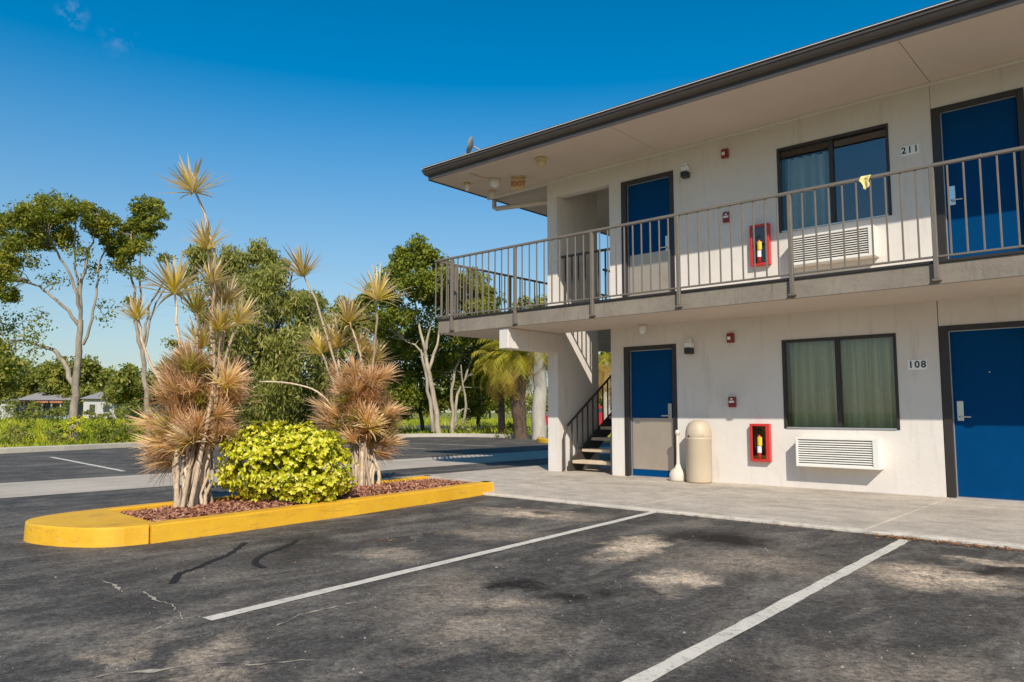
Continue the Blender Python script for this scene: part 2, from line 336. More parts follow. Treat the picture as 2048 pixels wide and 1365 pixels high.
    # hairline cracks
    vc = N(t, 'ShaderNodeTexVoronoi', feature='DISTANCE_TO_EDGE'); vc.inputs['Scale'].default_value = 0.55
    dn = N(t, 'ShaderNodeTexNoise'); dn.inputs['Scale'].default_value = 3.0; dn.inputs['Detail'].default_value = 6; L(t, p, dn.inputs['Vector'])
    vm2 = N(t, 'ShaderNodeVectorMath', operation='MULTIPLY_ADD'); L(t, dn.outputs['Color'], vm2.inputs[0]); vm2.inputs[1].default_value = (0.5, 0.5, 0.0); L(t, p, vm2.inputs[2])
    L(t, vm2.outputs[0], vc.inputs['Vector'])
    cr = math_(t, 'MULTIPLY', ramp(t, vc.outputs['Distance'], [(0.002, 1.0), (0.008, 0.0)]), ramp(t, noise(t, p, 0.8, 3), [(0.50, 0.0), (0.60, 0.45)]))
    c = mix(t, cr, c, (0.26, 0.22, 0.16))
    L(t, c, b.inputs['Base Color']); b.inputs['Roughness'].default_value = 0.78; b.inputs['Specular IOR Level'].default_value = 0.35
    h = math_(t, 'ADD', n3, math_(t, 'MULTIPLY', noise(t, p, 28, 4, 0.7), 0.8)); bump(t, b, h, 0.55, 0.008); return m
M['asphalt'] = asphalt_mat()
def lane_mat():
    m, t, b, o = nm('worn_pale_lane_paving'); p = pos(t)
    c = ramp(t, noise(t, p, 0.9, 6, 0.65), [(0.3, (0.46, 0.385, 0.30)), (0.7, (0.62, 0.52, 0.41))])
    mp = N(t, 'ShaderNodeMapping'); mp.inputs['Scale'].default_value = (2.0, 0.25, 1); L(t, p, mp.inputs[0])
    c = mix(t, ramp(t, noise(t, mp.outputs[0], 1.2, 6, 0.7), [(0.48, 0.0), (0.68, 0.6)]), c, (0.27, 0.235, 0.20))
    c = mix(t, ramp(t, noise(t, p, 60, 3), [(0.3, 0.3), (0.6, 0.0)]), c, (0.18, 0.16, 0.135))
    L(t, c, b.inputs['Base Color']); b.inputs['Roughness'].default_value = 0.85; bump(t, b, noise(t, p, 60, 4, 0.7), 0.4, 0.006); return m
M['lane'] = lane_mat()
def grass_ground_mat():
    m, t, b, o = nm('rough_grass_ground'); p = pos(t)
    c = ramp(t, noise(t, p, 0.25, 6, 0.65), [(0.3, (0.17, 0.20, 0.018)), (0.5, (0.28, 0.29, 0.026)), (0.7, (0.38, 0.30, 0.09))])
    c = mix(t, ramp(t, noise(t, p, 6, 6, 0.75), [(0.4, 0.0), (0.7, 0.7)]), c, (0.05, 0.06, 0.012))
    L(t, c, b.inputs['Base Color']); b.inputs['Roughness'].default_value = 0.95; bump(t, b, noise(t, p, 8, 6, 0.8), 1.0, 0.1); return m
M['ground'] = grass_ground_mat()
def mulch_mat():
    m, t, b, o = nm('red_bark_mulch'); p = pos(t); a = N(t, 'ShaderNodeAttribute', attribute_name='rnd').outputs['Fac']
    c = ramp(t, a, [(0.0, (0.26, 0.095, 0.055)), (0.5, (0.43, 0.18, 0.10)), (0.85, (0.54, 0.26, 0.15)), (1.0, (0.60, 0.40, 0.26))])
    c = mix(t, ramp(t, noise(t, p, 20, 5, 0.7), [(0.45, 0.0), (0.7, 0.4)]), c, (0.12, 0.045, 0.028))
    L(t, c, b.inputs['Base Color']); b.inputs['Roughness'].default_value = 0.9; bump(t, b, noise(t, p, 60, 4, 0.7), 0.6, 0.01); return m
M['mulch'] = mulch_mat()
def leaf_mat(name, stops, attr='rnd', transl=0.45, rough=0.5, spec=0.35, tstops=None):
    m, t, b, o = nm(name); a = N(t, 'ShaderNodeAttribute', attribute_name=attr).outputs['Fac']
    c = ramp(t, a, stops)
    if attr == 'tip':                                            # per-leaf variation as well
        r = N(t, 'ShaderNodeAttribute', attribute_name='rnd').outputs['Fac']
        c = mix(t, ramp(t, r, [(0.2, 0.0), (0.9, 0.75)]), c, tstops)
        ri = N(t, 'ShaderNodeObjectInfo').outputs['Random']
        c = mix(t, 0.6, c, mix(t, 1.0, c, ramp(t, ri, [(0, (0.60, 0.50, 0.45)), (0.5, (1.05, 0.95, 0.85)), (1, (1.35, 1.3, 1.15))]), 'MULTIPLY'))
    L(t, c, b.inputs['Base Color']); b.inputs['Roughness'].default_value = rough; b.inputs['Specular IOR Level'].default_value = spec
    tr = N(t, 'ShaderNodeBsdfTranslucent'); L(t, c, tr.inputs[0]); mx = N(t, 'ShaderNodeMixShader'); mx.inputs[0].default_value = transl
    L(t, b.outputs[0], mx.inputs[1]); L(t, tr.outputs[0], mx.inputs[2]); L(t, mx.outputs[0], o.inputs[0]); return m
M['leafA'] = leaf_mat('broadleaf_foliage', [(0.0, (0.085, 0.115, 0.011)), (0.5, (0.22, 0.245, 0.022)), (0.85, (0.40, 0.38, 0.038)), (1.0, (0.48, 0.37, 0.06))])
M['leafB'] = leaf_mat('olive_weeping_foliage', [(0.0, (0.13, 0.155, 0.028)), (0.5, (0.30, 0.31, 0.06)), (0.85, (0.50, 0.46, 0.12)), (1.0, (0.60, 0.52, 0.20))])
M['leafC'] = leaf_mat('dark_green_foliage', [(0.0, (0.08, 0.11, 0.011)), (0.5, (0.21, 0.245, 0.022)), (0.85, (0.38, 0.39, 0.038)), (1.0, (0.48, 0.42, 0.06))])
M['leafD'] = leaf_mat('distant_foliage', [(0.0, (0.12, 0.145, 0.028)), (0.5, (0.26, 0.28, 0.046)), (0.85, (0.42, 0.40, 0.07)), (1.0, (0.50, 0.44, 0.10))])
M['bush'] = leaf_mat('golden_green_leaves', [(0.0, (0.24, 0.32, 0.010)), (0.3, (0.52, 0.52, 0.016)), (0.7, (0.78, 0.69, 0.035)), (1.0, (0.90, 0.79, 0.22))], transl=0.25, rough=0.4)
M['grass'] = leaf_mat('tall_grass_blades', [(0.0, (0.14, 0.19, 0.014)), (0.45, (0.34, 0.39, 0.016)), (0.75, (0.54, 0.53, 0.025)), (1.0, (0.64, 0.48, 0.15))], transl=0.35)
M['drac_hi'] = leaf_mat('dragon_tree_leaf', [(0.0, (0.60, 0.56, 0.02)), (0.25, (0.72, 0.60, 0.06)), (0.6, (0.84, 0.66, 0.28)), (1.0, (0.88, 0.70, 0.50))], attr='tip', transl=0.42, tstops=(0.86, 0.76, 0.50))
M['drac_lo'] = leaf_mat('dragon_tree_old_leaf', [(0.0, (0.52, 0.42, 0.06)), (0.3, (0.72, 0.50, 0.18)), (0.7, (0.78, 0.48, 0.27)), (1.0, (0.86, 0.60, 0.42))], attr='tip', transl=0.40, tstops=(0.84, 0.66, 0.40))
M['drac_gr'] = leaf_mat('dragon_tree_green_leaf', [(0.0, (0.36, 0.40, 0.03)), (0.4, (0.42, 0.41, 0.06)), (1.0, (0.66, 0.54, 0.24))], attr='tip', transl=0.25, tstops=(0.40, 0.30, 0.13))
M['palm'] = leaf_mat('palm_frond', [(0.0, (0.14, 0.17, 0.018)), (0.5, (0.42, 0.38, 0.035)), (0.8, (0.72, 0.56, 0.07)), (1.0, (0.66, 0.42, 0.12))])
M['litter'] = leaf_mat('dry_orange_leaves', [(0.0, (0.20, 0.07, 0.02)), (0.6, (0.42, 0.17, 0.05)), (1.0, (0.5, 0.3, 0.12))], transl=0.1)
def bark(name, a, c, sc=9):
    m, t, b, o = nm(name); p = pos(t); mp = N(t, 'ShaderNodeMapping'); mp.inputs['Scale'].default_value = (1, 1, 0.35); L(t, p, mp.inputs[0])
    n = noise(t, mp.outputs[0], sc, 6, 0.7); L(t, ramp(t, n, [(0.3, a), (0.7, c)]), b.inputs['Base Color']); b.inputs['Roughness'].default_value = 0.9
    bump(t, b, n, 0.7, 0.03); return m
M['barkpale'] = bark('pale_bark', (0.27, 0.215, 0.15), (0.56, 0.47, 0.35), 5)
M['barkmid'] = bark('grey_tan_bark', (0.17, 0.135, 0.10), (0.44, 0.365, 0.27), 6)
M['barkdark'] = bark('dark_bark', (0.05, 0.038, 0.028), (0.16, 0.125, 0.09), 5)
M['barkpalm'] = bark('brown_palm_bark', (0.04, 0.027, 0.018), (0.17, 0.11, 0.07), 9)
M['barkroyal'] = bark('smooth_grey_palm_bark', (0.36, 0.32, 0.26), (0.55, 0.50, 0.42), 4)
M['cane'] = bark('dragon_tree_cane', (0.36, 0.27, 0.18), (0.74, 0.60, 0.44), 26)
def cane_tone():
    t = M['cane'].node_tree; b = t.nodes['Principled BSDF']; src = b.inputs['Base Color'].links[0].from_socket
    ri = N(t, 'ShaderNodeObjectInfo').outputs['Random']
    L(t, mix(t, 1.0, src, ramp(t, ri, [(0, (0.62, 0.58, 0.55)), (1, (1.25, 1.2, 1.15))]), 'MULTIPLY'), b.inputs['Base Color'])
cane_tone()
def glass_mat(name, tint=(1,1,1), boost=0.0):
    m, t, b, o = nm(name); t.nodes.remove(b)
    g = N(t, 'ShaderNodeBsdfGlossy'); g.inputs['Roughness'].default_value = 0.015
    tr = N(t, 'ShaderNodeBsdfTransparent'); tr.inputs[0].default_value = (*tint, 1)
    fr = N(t, 'ShaderNodeFresnel'); fr.inputs[0].default_value = 1.5
    fac = math_(t, 'ADD', math_(t, 'MULTIPLY', fr.outputs[0], 1.6), boost, clamp=True)
    mx = N(t, 'ShaderNodeMixShader'); L(t, fac, mx.inputs[0]); L(t, tr.outputs[0], mx.inputs[1]); L(t, g.outputs[0], mx.inputs[2]); L(t, mx.outputs[0], o.inputs[0]); return m
M['glass'] = glass_mat('window_glass', (0.93, 0.95, 0.92)); M['glassdark'] = glass_mat('tinted_window_glass', (0.40, 0.46, 0.52), 0.10)
def cloth(name, c):
    m, t, b, o = nm(name); p = pos(t); L(t, ramp(t, noise(t, p, 5, 4), [(0.3, tuple(x*0.9 for x in c)), (0.7, c)]), b.inputs['Base Color'])
    b.inputs['Roughness'].default_value = 0.95; bump(t, b, noise(t, p, 180, 2), 0.2, 0.002); return m
M['curtain'] = cloth('olive_beige_curtain', (0.80, 0.75, 0.53)); M['sheer'] = cloth('pale_blue_grey_curtain', (0.62, 0.72, 0.76)); M['cloth'] = cloth('yellow_cloth', (0.80, 0.66, 0.25))

# ------------------------------------------------------------------ ground, lot, walkway
ZA = -0.03
def sheet(name, poly, z, mat, **k):
    mb = MB(); mb.add([(x, y, z) for x, y in poly], [tuple(range(len(poly)))]); return solo(name, mb, mat, **k)
sheet('ground', [(-700,-700),(700,-700),(700,700),(-700,700)], -0.06, M['ground'], label='rough grassy ground reaching to the horizon', cat='ground', kind='structure')
KERB = [(-21.9,-16),(-22.2,-4),(-22.47,5.84),(-23.9,10.2),(-24.55,15),(-24.6,20),(-23.6,22.3),(-21.5,23.1),(-19.05,23.05),(-17.6,21.4),(-16.9,20.3),(-15.9,20.0),(-15.1,20.6),(-14.9,22.0),(-15.0,31)]
lot = [(30,-16)] + [(30,31), (-15.0,31)] + KERB[::-1][1:]
sheet('parking_lot', lot[::-1], ZA, M['asphalt'], label='dark sealed asphalt parking lot with worn sandy patches', cat='parking lot', kind='structure')
sheet('rear_drive', [(-45,31.002),(30,31.002),(30,40),(-45,40)], ZA, M['asphalt'], label='asphalt drive behind the motel', cat='road', kind='structure')
sheet('drive_lane', [(-13.3,-16),(-10.95,-16),(-10.85,19),(-13.1,19)], ZA+0.004, M['lane'], label='pale worn strip of paving crossing the lot', cat='paving', kind='structure')
def ribbon_kerb(name, pts, mat, w=0.16, z0=-0.06, z1=0.11, **k):
    mb = MB(); pts = [np.array(p) for p in pts]; n = len(pts); prof = [(0, z0), (0, z1-0.02), (0.02, z1), (w, z1), (w, z0)]
    vs = []
    for i, p in enumerate(pts):
        t = pts[min(i+1, n-1)] - pts[max(i-1, 0)]; t = t/np.linalg.norm(t); nr = np.array([-t[1], t[0]])
        for d, z in prof: vs.append((p[0]+nr[0]*d, p[1]+nr[1]*d, z))
    m = len(prof); fs = []
    for i in range(n-1):
        for j in range(m-1): fs.append((i*m+j, i*m+j+1, (i+1)*m+j+1, (i+1)*m+j))
    fs += [tuple(range(m))[::-1], tuple((n-1)*m+j for j in range(m))]
    mb.add(vs, fs); return solo(name, mb, mat, **k)
def subdiv(pts, step=0.6):
    out = []
    for a, b in zip(pts[:-1], pts[1:]):
        n = max(1, int(math.hypot(b[0]-a[0], b[1]-a[1])/step))
        out += [(a[0]+(b[0]-a[0])*i/n, a[1]+(b[1]-a[1])*i/n) for i in range(n)]
    return out + [pts[-1]]
def smooth(pts, it=2):
    for _ in range(it):
        q = [pts[0]]
        for a, b in zip(pts[:-1], pts[1:]): q += [(a[0]*.75+b[0]*.25, a[1]*.75+b[1]*.25), (a[0]*.25+b[0]*.75, a[1]*.25+b[1]*.75)]
        pts = q + [pts[-1]]
    return pts
ribbon_kerb('far_kerb', smooth(KERB[:10]), M['kerb'], label='long pale concrete kerb along the far grass edge', cat='kerb', kind='structure')
ribbon_kerb('end_kerb', smooth(KERB[9:]), M['yellow'], label='yellow painted kerb end beside the pale palm trunk', cat='kerb', kind='structure')

def stripe(name, a, b, w, mat, z, **k):
    a = np.array(a); b = np.array(b); t = (b-a)/np.linalg.norm(b-a); nr = np.array([-t[1], t[0]]); mb = MB(); rng = random.Random(name+str(a[0]))
    n = int(np.linalg.norm(b-a)/0.12); up = []; lo = []
    for i in range(n+1):
        p = a+(b-a)*i/n; up.append((*(p+nr*(w/2+rng.uniform(-.006,.004))), z)); lo.append((*(p-nr*(w/2+rng.uniform(-.006,.004))), z))
    mb.add(lo+up, [(i, i+1, n+2+i, n+1+i) for i in range(n)]); return solo(name, mb, mat, **k)
stripe('parking_line', (-3.80,1.94), (-4.25,7.10), 0.088, M['line'], ZA+0.004, label='worn white parking line nearer the yellow planter', cat='road marking', group='white parking lines', kind='structure')
stripe('parking_line', (-1.66,2.30), (-1.78,6.93), 0.088, M['line'], ZA+0.004, label='worn white parking line running toward door 108', cat='road marking', group='white parking lines', kind='structure')
stripe('parking_line', (-19.9,6.2), (-14.2,5.6), 0.10, M['line'], ZA+0.004, label='white line in the far lot, left of the dragon trees', cat='road marking', group='white parking lines', kind='structure')
stripe('parking_line', (-21.0,14.3), (-16.3,14.7), 0.10, M['line'], ZA+0.004, label='faded far line just right of the right dragon tree', cat='road marking', group='white parking lines', kind='structure')
stripe('parking_line', (-20.5,16.8), (-15.9,17.2), 0.10, M['line'], ZA+0.004, label='faded far line nearest the building corner', cat='road marking', group='white parking lines', kind='structure')
for k, (pts, lab) in enumerate([([(345,1168),(352,1158),(356,1148),(392,1138),(425,1122),(455,1112),(478,1096),(490,1086)], 'longer black crack sealant streak below the planter'),
                ([(528,1137),(512,1131),(509,1122),(530,1108),(560,1099),(585,1088),(594,1080)], 'hooked black crack sealant streak below the planter')]):
    P = [onz(x, y, ZA)[:2] for x, y in pts]; P = [np.array(q) for q in smooth([tuple(q) for q in P], 2)]; mb = MB(); vs = []
    for i, p in enumerate(P):
        t = P[min(i+1,len(P)-1)]-P[max(i-1,0)]; t = t/np.linalg.norm(t); nr = np.array([-t[1],t[0]]); w = 0.022*(0.45+0.9*abs(math.sin(i*1.7+k)))
        vs += [(*(p+nr*w), ZA+0.003), (*(p-nr*w), ZA+0.003)]
    mb.add(vs, [(2*i,2*i+1,2*i+3,2*i+2) for i in range(len(P)-1)]); solo('crack_sealant', mb, M['seal'], label=lab, cat='road crack', group='sealed cracks', kind='structure')

for k, (pts, lab) in enumerate([([(200,1162),(231,1171),(245,1185),(287,1185),(311,1200),(345,1209),(356,1225),(367,1238),(401,1240)], 'pale sandy crack leading to the end of the left parking line'),
                ([(294,1267),(318,1256),(336,1249),(345,1238)], 'short pale crack just left of the parking line end'), ([(548,1256),(570,1245),(601,1231),(650,1219),(717,1205)], 'pale crack running beside the left parking line'),
                ([(150,1362),(240,1349),(311,1343),(360,1334),(430,1327),(520,1330),(600,1322),(664,1325)], 'long pale crack at the lower left of the lot')]):
    P = [onz(x, y, ZA)[:2] for x, y in pts]; rg = random.Random(k+3); Q = []
    for a, c in zip(P[:-1], P[1:]):
        m_ = max(3, int(np.linalg.norm(c-a)/.03)); Q += [a+(c-a)*i/m_+np.array([rg.gauss(0,.006), rg.gauss(0,.006)]) for i in range(m_)]
    mb = MB(); vs = []
    for i, p in enumerate(Q):
        t = Q[min(i+1,len(Q)-1)]-Q[max(i-1,0)]; t = t/(np.linalg.norm(t)+1e-9); nr = np.array([-t[1],t[0]]); w = max(.0012, rg.gauss(.004,.004)*(.4+abs(math.sin(i*.21+k))))
        vs += [(*(p+nr*w), ZA+0.0035), (*(p-nr*w), ZA+0.0035)]
    mb.add(vs, [(2*i,2*i+1,2*i+3,2*i+2) for i in range(len(Q)-1)]); solo('crack', mb, M['sand'], label=lab, cat='road crack', group='sandy cracks', kind='structure')

# walkway panels
wk = tag(link('walkway', None, None, (0,0,0)), 'weathered grey concrete walkway along the motel front', 'walkway', kind='structure')
xs = [-9.35, -7.0, -4.6, -2.15, 0.3, 2.8, 6.0]
for i in range(len(xs)-1):
    mb = MB(); mb.cbox(xs[i]+(0 if i == 0 else 0.004), xs[i+1]-0.004, 7.14 if i else 7.45, 13.2 if i == 0 else 10.46, -0.10, 0.0, 0.008); part('paving_panel', mb, M['walk'], wk)
mb = MB()
mb.cbox(-7.0, 6.0, 7.075, 7.135, -0.10, -0.004, 0.008); part('edge_strip', mb, M['kerblight'], wk)

# ------------------------------------------------------------------ motel building
W = 10.41; F2 = 2.66; SB = 2.40; SO = 5.18; YF = 9.10; XL = -9.78; XR = 6.0
bld = empty('motel_building', (-7.0, W, 0), 'two storey white motel with wraparound balcony and wide brown eaves', 'building')
DOORS = [(-6.77, 0.0, 0.96, 2.08), (-2.18, 0.0, 0.98, 2.08), (-6.78, F2, 0.98, 2.18), (-2.14, F2, 0.98, 2.18)]
WINS = [(-4.15, -2.67, 0.80, 2.03), (-4.13, -2.645, 3.56, 4.79)]
def holed_wall(x0, x1, z0, z1, holes, y=W, depth=0.16):
    X = sorted({x0, x1, *[h[0] for h in holes], *[h[1] for h in holes]}); Z = sorted({z0, z1, *[h[2] for h in holes], *[h[3] for h in holes]})
    mb = MB()
    for a, b in zip(X[:-1], X[1:]):
        for c, d in zip(Z[:-1], Z[1:]):
            if any(h[0]-1e-6 <= a and b <= h[1]+1e-6 and h[2]-1e-6 <= c and d <= h[3]+1e-6 for h in holes): continue
            mb.add([(a,y,c),(b,y,c),(b,y,d),(a,y,d)], [(0,1,2,3)])
    for h in holes:
        a, b, c, d = h; v = [(a,y,c),(b,y,c),(b,y,d),(a,y,d),(a,y+depth,c),(b,y+depth,c),(b,y+depth,d),(a,y+depth,d)]
        mb.add(v, [(0,4,5,1),(1,5,6,2),(2,6,7,3),(3,7,4,0)])
    # thickness at the ends and inside face
    mb.add([(x0,y,z0),(x0,y+depth,z0),(x0,y+depth,z1),(x0,y,z1)], [(3,2,1,0)]); mb.add([(x1,y,z0),(x1,y+depth,z0),(x1,y+depth,z1),(x1,y,z1)], [(0,1,2,3)])
    return mb
dh = lambda d: (d[0], d[0]+d[2], d[1], d[1]+d[3])
XJ = -2.137
part('wall', holed_wall(-7.02, -2.19, 0.0, SB, [dh(DOORS[0]), WINS[0]]), M['wall'], bld)
mb = holed_wall(-2.18, XR, 0.0, SB, [dh(DOORS[1])]); part('wall', mb, M['wall'], bld)
part('wall', holed_wall(-7.02, -2.145, F2, SO, [dh(DOORS[2]), WINS[1]]), M['wall'], bld)
part('wall', holed_wall(-2.14, XR, F2, SO, [dh(DOORS[3])]), M['wall'], bld)
mb = MB(); mb.box(-7.02, XR, W+0.17, W+0.2, -0.02, 0.0); 
mb.box(-7.02, -6.86, W+0.161, 19.6, 0, SO); mb.box(XR-0.2, XR, W+0.161, 19.6, 0, SO); mb.box(-6.86, XR-0.2, 19.4, 19.6, 0, SO)
part('side_wall', mb, M['wall'], bld)
mb = MB(); mb.box(-8.358, -8.14, W+0.021, 11.65, SB, F2); mb.box(-8.36, -8.14, W, 11.65, 0, SB); mb.box(-8.36, -8.14, W, 11.65, F2, SO); part('wing_wall', mb, M['wall'], bld)
mb = MB(); mb.box(-8.14, -7.02, W, W+0.16, 4.86, SO); part('opening_header', mb, M['wall'], bld)
mb = MB(); mb.cbox(-8.355, -8.155, 9.12, W-0.001, 2.06, SB-0.002, 0.01); part('balcony_beam', mb, M['wall'], bld)
# balcony slab: edge painted taupe, underside light
mb = MB(); mb.box(XL, XR, YF, W+0.02, SB, F2); mb.box(XL, -8.36, W+0.02, 20.0, SB, F2); mb.box(-8.36, -7.02, 14.6, 20.0, SB, F2); mb.box(-7.02, XR, W+0.02, 19.4, SB, F2)
part('balcony_slab', mb, M['soffit'], bld)
mb = MB(); mb.cbox(XL-0.006, XR, YF-0.012, YF-0.001, SB+0.004, F2-0.03, 0.003); mb.box(XL-0.012, XL-0.001, YF, 20.0, SB+0.004, F2-0.03); part('balcony_edge', mb, M['slabface'], bld)
mb = MB(); mb.box(XL-0.02, XR, YF-0.03, YF+0.05, F2-0.026, F2+0.004); mb.box(XL-0.03, XL+0.05, YF+0.051, 20.0, F2-0.026, F2+0.004); part('edge_angle', mb, M['brown'], bld)
# soffit panels with open joints, fascia and gutter, roof
YE, XE = 8.90, -9.86
sx = [XE, -6.0, -2.13, 1.7, XR]
for i in range(4):
    mb = MB(); mb.box(sx[i]+(0.0 if i == 0 else 0.006), sx[i+1]-0.002, YE, W+0.4 if i else 20.0, SO, SO+0.02) if i else mb.box(XE, -6.002, YE, 20.0, SO, SO+0.02)
    part('soffit_panel', mb, M['soffit'], bld)
mb = MB(); mb.box(-8.36, XR, W-0.035, W-0.002, SO-0.03, SO-0.001); mb.box(XE+0.03, -8.361, W-0.03, W+0.02, SO-0.06, SO-0.001); part('soffit_trim', mb, M['trim'], bld)
mb = MB(); mb.box(-6.9, XR, W+0.41, 19.4, SO+0.001, SO+0.03); part('ceiling', mb, M['inside'], bld)
GP = [(0.0,-0.02),(-0.012,-0.02),(-0.012,0.05),(-0.05,0.062),(-0.07,0.09),(-0.085,0.12),(-0.085,0.135),(-0.10,0.14),(-0.10,0.165),(-0.06,0.17),(-0.06,0.19),(0.0,0.20)]
def eave(name, prof, mat):
    mb = MB(); n = len(prof)
    a = [(XR, YE+d, SO+z) for d, z in prof]; c = [(XE+d, YE+d, SO+z) for d, z in prof]; e = [(XE+d, 20.1, SO+z) for d, z in prof]
    mb.add(a+c+e, [(i, i+1, n+i+1, n+i) for i in range(n-1)] + [(n+i, n+i+1, 2*n+i+1, 2*n+i) for i in range(n-1)]); return part(name, mb, mat, bld)
eave('gutter', GP, M['gutter'])
eave('drip_edge', [(0.0,0.205),(-0.075,0.196),(-0.105,0.19),(-0.105,0.198),(0.0,0.215)], M['trim'])
mb = MB(); ez = SO+0.21; rz = ez+1.55; y1 = 20.1; ym = (YE+y1)/2; hx = XE+(ym-YE)
mb.add([(XE-0.1,YE-0.1,ez),(XR,YE-0.1,ez),(XR,ym,rz),(hx,ym,rz),(XE-0.1,y1,ez),(XR,y1,ez)], [(0,1,2,3),(0,3,4),(4,3,2,5)]); rf = part('roof', mb, M['roof'], bld)
# downspout under the left eave
mb = MB(); mb.tube([(-9.86,10.62,5.16),(-9.86,10.62,5.02),(-9.80,10.62,4.985),(-9.6,10.60,4.965),(-8.52,10.56,4.86),(-8.42,10.56,4.84),(-8.41,10.56,4.75),(-8.41,10.56,2.70)], 0.045, 10); part('downspout', mb, M['soffit'], bld)
# room shells behind the windows
for (x0, x1, z0, z1) in WINS:
    mb = MB(); mb.box(x0-0.3, x1+0.3, W+0.17, W+1.6, z0-0.5, z1+0.25); s = mb; s.f = [q[::-1] for i, q in enumerate(s.f) if i != 2]; s.m = s.m[:5]
    part('room_recess', s, M['inside'], bld)

def door(x0, z0, w, h, plate=False, hinge_left=True, lab=None):
    lx0, lx1 = x0+0.105, x0+w-0.085; yl = W+0.055
    mb = MB(); mb.cbox(lx0, lx1, yl, yl+0.045, z0+0.018, z0+h-0.075, 0.004); d = part('door', mb, M['blue'], bld)
    if lab: d['label'] = lab
    mb = MB(); mb.cbox(x0, x0+0.095, W-0.012, W+0.11, z0, z0+h, 0.004); mb.cbox(x0+w-0.075, x0+w, W-0.012, W+0.11, z0, z0+h, 0.004); mb.cbox(x0+0.0951, x0+w-0.0751, W-0.012, W+0.11, z0+h-0.065, z0+h, 0.004)
    part('door_frame', mb, M['brown'], d)
    mb = MB(); mb.box(x0+0.0955, lx0-0.001, yl-0.02, yl+0.05, z0+0.018, z0+h-0.066); mb.box(lx0, lx1, yl-0.02, yl+0.03, z0+h-0.0745, z0+h-0.0655); part('weather_strip', mb, M['alu'], d)
    mb = MB(); mb.cbox(x0+0.0955, x0+w-0.0755, W-0.02, W+0.1, z0, z0+0.016, 0.003); part('threshold', mb, M['alu'], d)
    hx = lx0+0.07 if not hinge_left else lx1-0.07
    mb = MB(); mb.cbox(hx-0.035, hx+0.035, yl-0.014, yl-0.001, z0+0.92, z0+1.16, 0.004); s = -1 if hinge_left else 1
    mb.tube([(hx, yl-0.014, z0+0.97), (hx, yl-0.055, z0+0.97), (hx+s*0.02, yl-0.06, z0+0.97), (hx+s*0.12, yl-0.06, z0+0.968)], 0.009, 8)
    part('handle', mb, M['chrome'], d)
    if plate:
        mb = MB(); mb.cbox(lx0+0.012, lx1-0.004, yl-0.004, yl-0.0005, z0+0.12, z0+0.93, 0.001); part('kick_plate', mb, M['steel'], d)
    else:
        mb = MB(); mb.lathe((lx0+lx1)/2, yl-0.004, [(0.0,0.0),(0.008,0.0),(0.008,0.004)], 10, axis='y', cz=z0+1.5); part('peephole', mb, M['chrome'], d)
    return d
door(*DOORS[0], plate=True, lab='blue ground floor door with wide metal kick plate beside the bin')
door(*DOORS[1], hinge_left=False, lab='plain blue ground floor door of room 108')
door(*DOORS[2], plate=True, lab='blue upper door with wide metal kick plate next to the stair opening')
door(*DOORS[3], hinge_left=False, lab='plain blue upper door of room 211')
def window(x0, x1, z0, z1, panes, lab):
    mb = MB(); t = 0.038; ya, yb = W-0.01, W+0.09; xm = (x0+x1)/2
    mb.cbox(x0, x0+t, ya, yb, z0, z1, 0.003); mb.cbox(x1-t, x1, ya, yb, z0, z1, 0.003); mb.cbox(x0+t+.0002, x1-t-.0002, ya, yb, z1-t, z1, 0.003); mb.cbox(x0+t+.0002, x1-t-.0002, ya, yb, z0, z0+t*0.7, 0.003)
    mb.cbox(xm-0.027, xm+0.027, ya+0.02, yb-0.01, z0+t*0.7, z1-t, 0.003); w = part('window', mb, M['brown'], bld); w['label'] = lab
    for k, (a, b, dy) in enumerate(((x0+t, xm-0.027, 0.03), (xm+0.027, x1-t, 0.05))):
        mb = MB(); mb.box(a+.001, b-.001, W+dy, W+dy+0.005, z0+t*0.7+.001, z1-t-.001); part('pane', mb, M[panes[k]], w)
    mb = MB(); mb.cbox(x0+t+.001, x1-t-.001, W-0.016, W-0.0105, z0+0.002, z0+0.02, 0.001); part('sill_track', mb, M['alu'], w)
window(*WINS[0], ('glass', 'glass'), 'ground floor sliding window with olive curtains drawn')
window(*WINS[1], ('glass', 'glassdark'), 'upper sliding window, right pane reflecting the sky')
def curtain(x0, x1, z0, z1, y, mat, folds, seed, **k):
    rng = random.Random(seed); n = 90; vs = []; ph = [rng.uniform(0, 6.28) for _ in range(4)]
    rows = 7
    for j in range(rows):
        v = j/(rows-1)
        for i in range(n+1):
            u = i/n; a = (0.55+0.45*v)
            d = a*(0.065*math.sin(u*folds*6.283+ph[0]+0.5*math.sin(u*9+ph[1])) + 0.014*math.sin(u*folds*2.3*6.283+ph[2]) + 0.012*math.sin(u*5+v*1.5+ph[3]))
            vs.append((x0+(x1-x0)*u + 0.012*math.sin(u*folds*6.283*0.5+v*2), y+d, z1+(z0-z1)*v))
    mb = MB(); mb.add(vs, [(j*(n+1)+i, j*(n+1)+i+1, (j+1)*(n+1)+i+1, (j+1)*(n+1)+i) for j in range(rows-1) for i in range(n)], True)
    return solo('curtain', mb, mat, ((x0+x1)/2, y, z0), **k)
curtain(-4.13, -3.43, 0.76, 2.06, W+0.21, M['curtain'], 5.0, 1, label='olive curtain behind the left pane of the lower window', cat='curtain', group='curtains')
curtain(-3.42, -2.69, 0.76, 2.06, W+0.21, M['curtain'], 5.5, 2, label='olive curtain behind the right pane of the lower window', cat='curtain', group='curtains')
curtain(-4.12, -3.42, 3.5, 4.66, W+0.21, M['sheer'], 5.5, 3, label='pale blue grey curtain in the upper window', cat='curtain', group='curtains')

